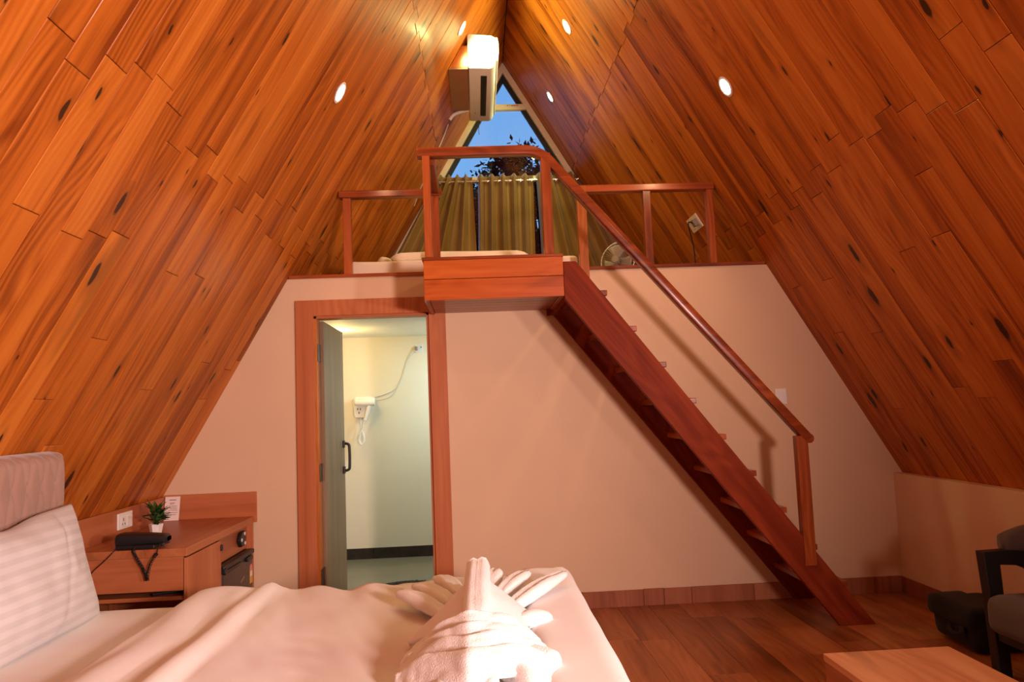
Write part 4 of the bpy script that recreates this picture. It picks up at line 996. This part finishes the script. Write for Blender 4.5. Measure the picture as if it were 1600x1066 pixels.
for tip, root in (((-0.745, -2.235, TB+0.050), (-0.555, -2.50, TB+0.020)), ((-0.688, -2.165, TB+0.055), (-0.53, -2.40, TB+0.030)), ((-0.610, -2.05, TB+0.058), (-0.51, -2.26, TB+0.035)),
                  ((-0.102, -2.175, TB+0.075), (-0.35, -2.52, TB+0.030)), ((-0.245, -2.11, TB+0.072), (-0.37, -2.37, TB+0.040)), ((-0.366, -2.045, TB+0.072), (-0.40, -2.24, TB+0.045))):
    A, B = V(root), V(tip); pts = [A.lerp(B, i/14)+V((0, 0, 0.010*math.sin(PI*i/14))) for i in range(15)]
    rs = [0.014+0.021*math.sin(PI*min(0.97, 0.12+i/14*0.86))**0.8 for i in range(15)]
    dv = (B-A).normalized(); sd = dv.cross(V((0, 0, 1))).normalized(); bm = bmesh.new(); rings = []
    for i, p in enumerate(pts):
        rings.append([bm.verts.new(p+sd*rs[i]*1.15*math.cos(2*PI*k/16)+V((0, 0, 1))*(rs[i]*0.80*math.sin(2*PI*k/16)-(0.012*math.exp(-(math.cos(2*PI*k/16)/0.22)**2) if math.sin(2*PI*k/16) > 0 else 0))+V((1, 1, 1))*0.003*nz(p*25+V((k, 0, 0)))) for k in range(16)])
    for A2, B2 in zip(rings, rings[1:]):
        for k in range(16): bm.faces.new((A2[k], A2[(k+1) % 16], B2[(k+1) % 16], B2[k]))
    bm.faces.new(rings[0][::-1]); bm.faces.new(rings[-1])
    obj('wing_pleat', bm, TOWEL, t, 'all')
t2 = thing('pleated_towel', (-0.45, -2.95, TB), 'second white towel draped in pleats in front of the peaked towel', 'towel')
for k in range(4):
    yr = -2.915-0.100*k; zr = 0.750-0.006*k
    A = V((-0.655-0.004*k, -2.945-0.045*k, TB+0.004)); C = V((-0.468+0.000*k, yr, zr)); D = V((-0.262+0.012*k, -2.885-0.062*k, TB+0.014))
    def dr(u, v, A=A, C=C, D=D, k=k):
        if u < 0.5:
            s_ = u*2; p = A.lerp(C, s_); p += V((0, 0, 0.006*math.sin(PI*s_)))+V((-0.010*math.sin(PI*s_), 0.035*math.sin(PI*s_), 0))
        else:
            s_ = (u-0.5)*2; p = C.lerp(D, s_); p += V((0, 0, 0.020*math.sin(PI*s_)))+V((0.012*math.sin(PI*s_), 0.02*math.sin(PI*s_), 0))
        hem = math.sin(PI*v)
        p += V((0, -0.105*v, 0.014*math.cos(v*PI*0.9)-0.024*v))+V((0, 0, 0.010*nz((u*7, v*3, k*3.1))+0.005*nz((u*19, v*4, k*1.7))))
        if p.z < TB+0.002: p.z = TB+0.002
        return p
    obj('pleat', grid(49, 12, dr), TOWEL, t2, 'all', mods=(('SOLIDIFY', {'thickness': 0.014, 'offset': 1}), ('SUBSURF', {'levels': 1, 'render_levels': 1})))
for i, (pts, r) in enumerate((([(-0.39, -3.13, TB+0.045), (-0.335, -3.20, TB+0.045), (-0.31, -3.30, TB+0.035)], 0.030), ([(-0.44, -3.16, TB+0.055), (-0.42, -3.23, TB+0.055), (-0.41, -3.33, TB+0.04)], 0.026), ([(-0.53, -3.17, TB+0.035), (-0.535, -3.25, TB+0.035), (-0.54, -3.34, TB+0.03)], 0.028),
                              ([(-0.33, -3.03, TB+0.045), (-0.265, -3.075, TB+0.042), (-0.228, -3.11, TB+0.032)], 0.034))):
    p = smoothpath(pts, 6); obj('rolled_end', tube(p, [r*min(1, (j+1)/4, (len(p)-j)/4)**0.5 for j in range(len(p))], 14), TOWEL, t2, 'all')

# ------------------------------------------------------------------ coffee table, armchair, bag
tz = 0.30
t = thing('coffee_table', (1.25, -2.5, 0), 'low tan wooden coffee table in the right foreground', 'table')
obj('tabletop', box(0.975, 1.512, -3.05, -2.045, tz-0.03, tz, 0.003), TABW, t)
obj('side_panel', box(0.978, 1.000, -3.045, -2.050, 0.0, tz-0.031, 0.002), LAMY, t)
obj('side_panel', box(1.487, 1.509, -3.045, -2.050, 0.0, tz-0.031, 0.002), LAMY, t)
obj('shelf', box(1.001, 1.486, -3.03, -2.065, 0.08, 0.10, 0.002), LAMY, t)

t = thing('armchair', (2.15, -1.9, 0), 'dark armchair with black wooden arms and taupe cushions by the right wall', 'chair')
yA, yN = -1.62, -2.28
for y in (yA, yN):
    def XZ(p): return p
    armp = [(1.962, 0.590), (2.08, 0.593), (2.17, 0.585), (2.24, 0.560), (2.30, 0.505), (2.345, 0.42), (2.37, 0.30), (2.39, 0.0), (2.34, 0.0), (2.315, 0.29), (2.285, 0.39), (2.24, 0.455), (2.185, 0.498), (2.125, 0.522), (2.042, 0.528), (2.045, 0.45), (2.052, 0.0), (1.992, 0.0), (1.978, 0.36)]
    obj('arm_frame', prism(armp, 'y', y-0.030, y+0.030, 0.004), BLACKW, t, label='black wooden arm and legs')
obj('front_rail', box(1.995, 2.035, yN+0.031, yA-0.031, 0.18, 0.25, 0.003), BLACKW, t)
obj('rear_rail', box(2.345, 2.385, yN+0.031, yA-0.031, 0.18, 0.25, 0.003), BLACKW, t)
obj('seat', softbox(1.930, 2.37, yN+0.028, yA-0.032, 0.225, 0.405, 0.055, 0.004, 6), SEATF, t, 'all')
def bk(u, v):
    a = PI*0.5*(2*u-1)*0.92; ro = 0.36
    y = -1.95+ro*math.sin(a); xx = 2.385-0.33*(1-math.cos(a))
    hh = 0.605+0.15*max(0.0, math.cos(a))**0.6
    ring = 2*PI*v; sg = lambda q: math.copysign(abs(q)**0.6, q)
    zc = (0.60+hh)/2-0.005; hz = max(0.01, (hh-0.59)/2+0.01)
    nrm = V((math.cos(a), math.sin(a), 0))
    p = V((xx, y, zc))+nrm*(0.040*sg(math.cos(ring))); p.z += hz*sg(math.sin(ring)); return p
bm = grid(40, 25, bk); bmesh.ops.remove_doubles(bm, verts=bm.verts, dist=0.0005); bmesh.ops.holes_fill(bm, edges=[e for e in bm.edges if e.is_boundary])
obj('backrest', bm, SEATF, t, 'all')
obj('back_cushion', softbox(2.29, 2.375, yN+0.05, yA-0.05, 0.39, 0.66, 0.035, 0.004, 8), SEATF, t, 'all')

t = thing('soft_bag', (2.25, -1.15, 0), 'black soft bag on the floor beside the armchair', 'bag')
b = softbox(2.085, 2.42, -1.33, -0.93, 0.004, 0.225, 0.06, 0.015, 12)
obj('body', b, BAGF, t, 'all')
obj('flap', softbox(2.075, 2.30, -1.335, -0.925, 0.125, 0.238, 0.035, 0.008, 13), BAGF, t, 'all')
obj('strap', tube(smoothpath([(2.09, -1.25, 0.12), (2.06, -1.26, 0.10), (2.055, -1.20, 0.09), (2.085, -1.12, 0.11)], 6), 0.010, 8, flat=0.5), BAGF, t, True)
obj('buckle', box(2.064, 2.080, -1.28, -1.24, 0.10, 0.135, 0.004), BLACK, t)
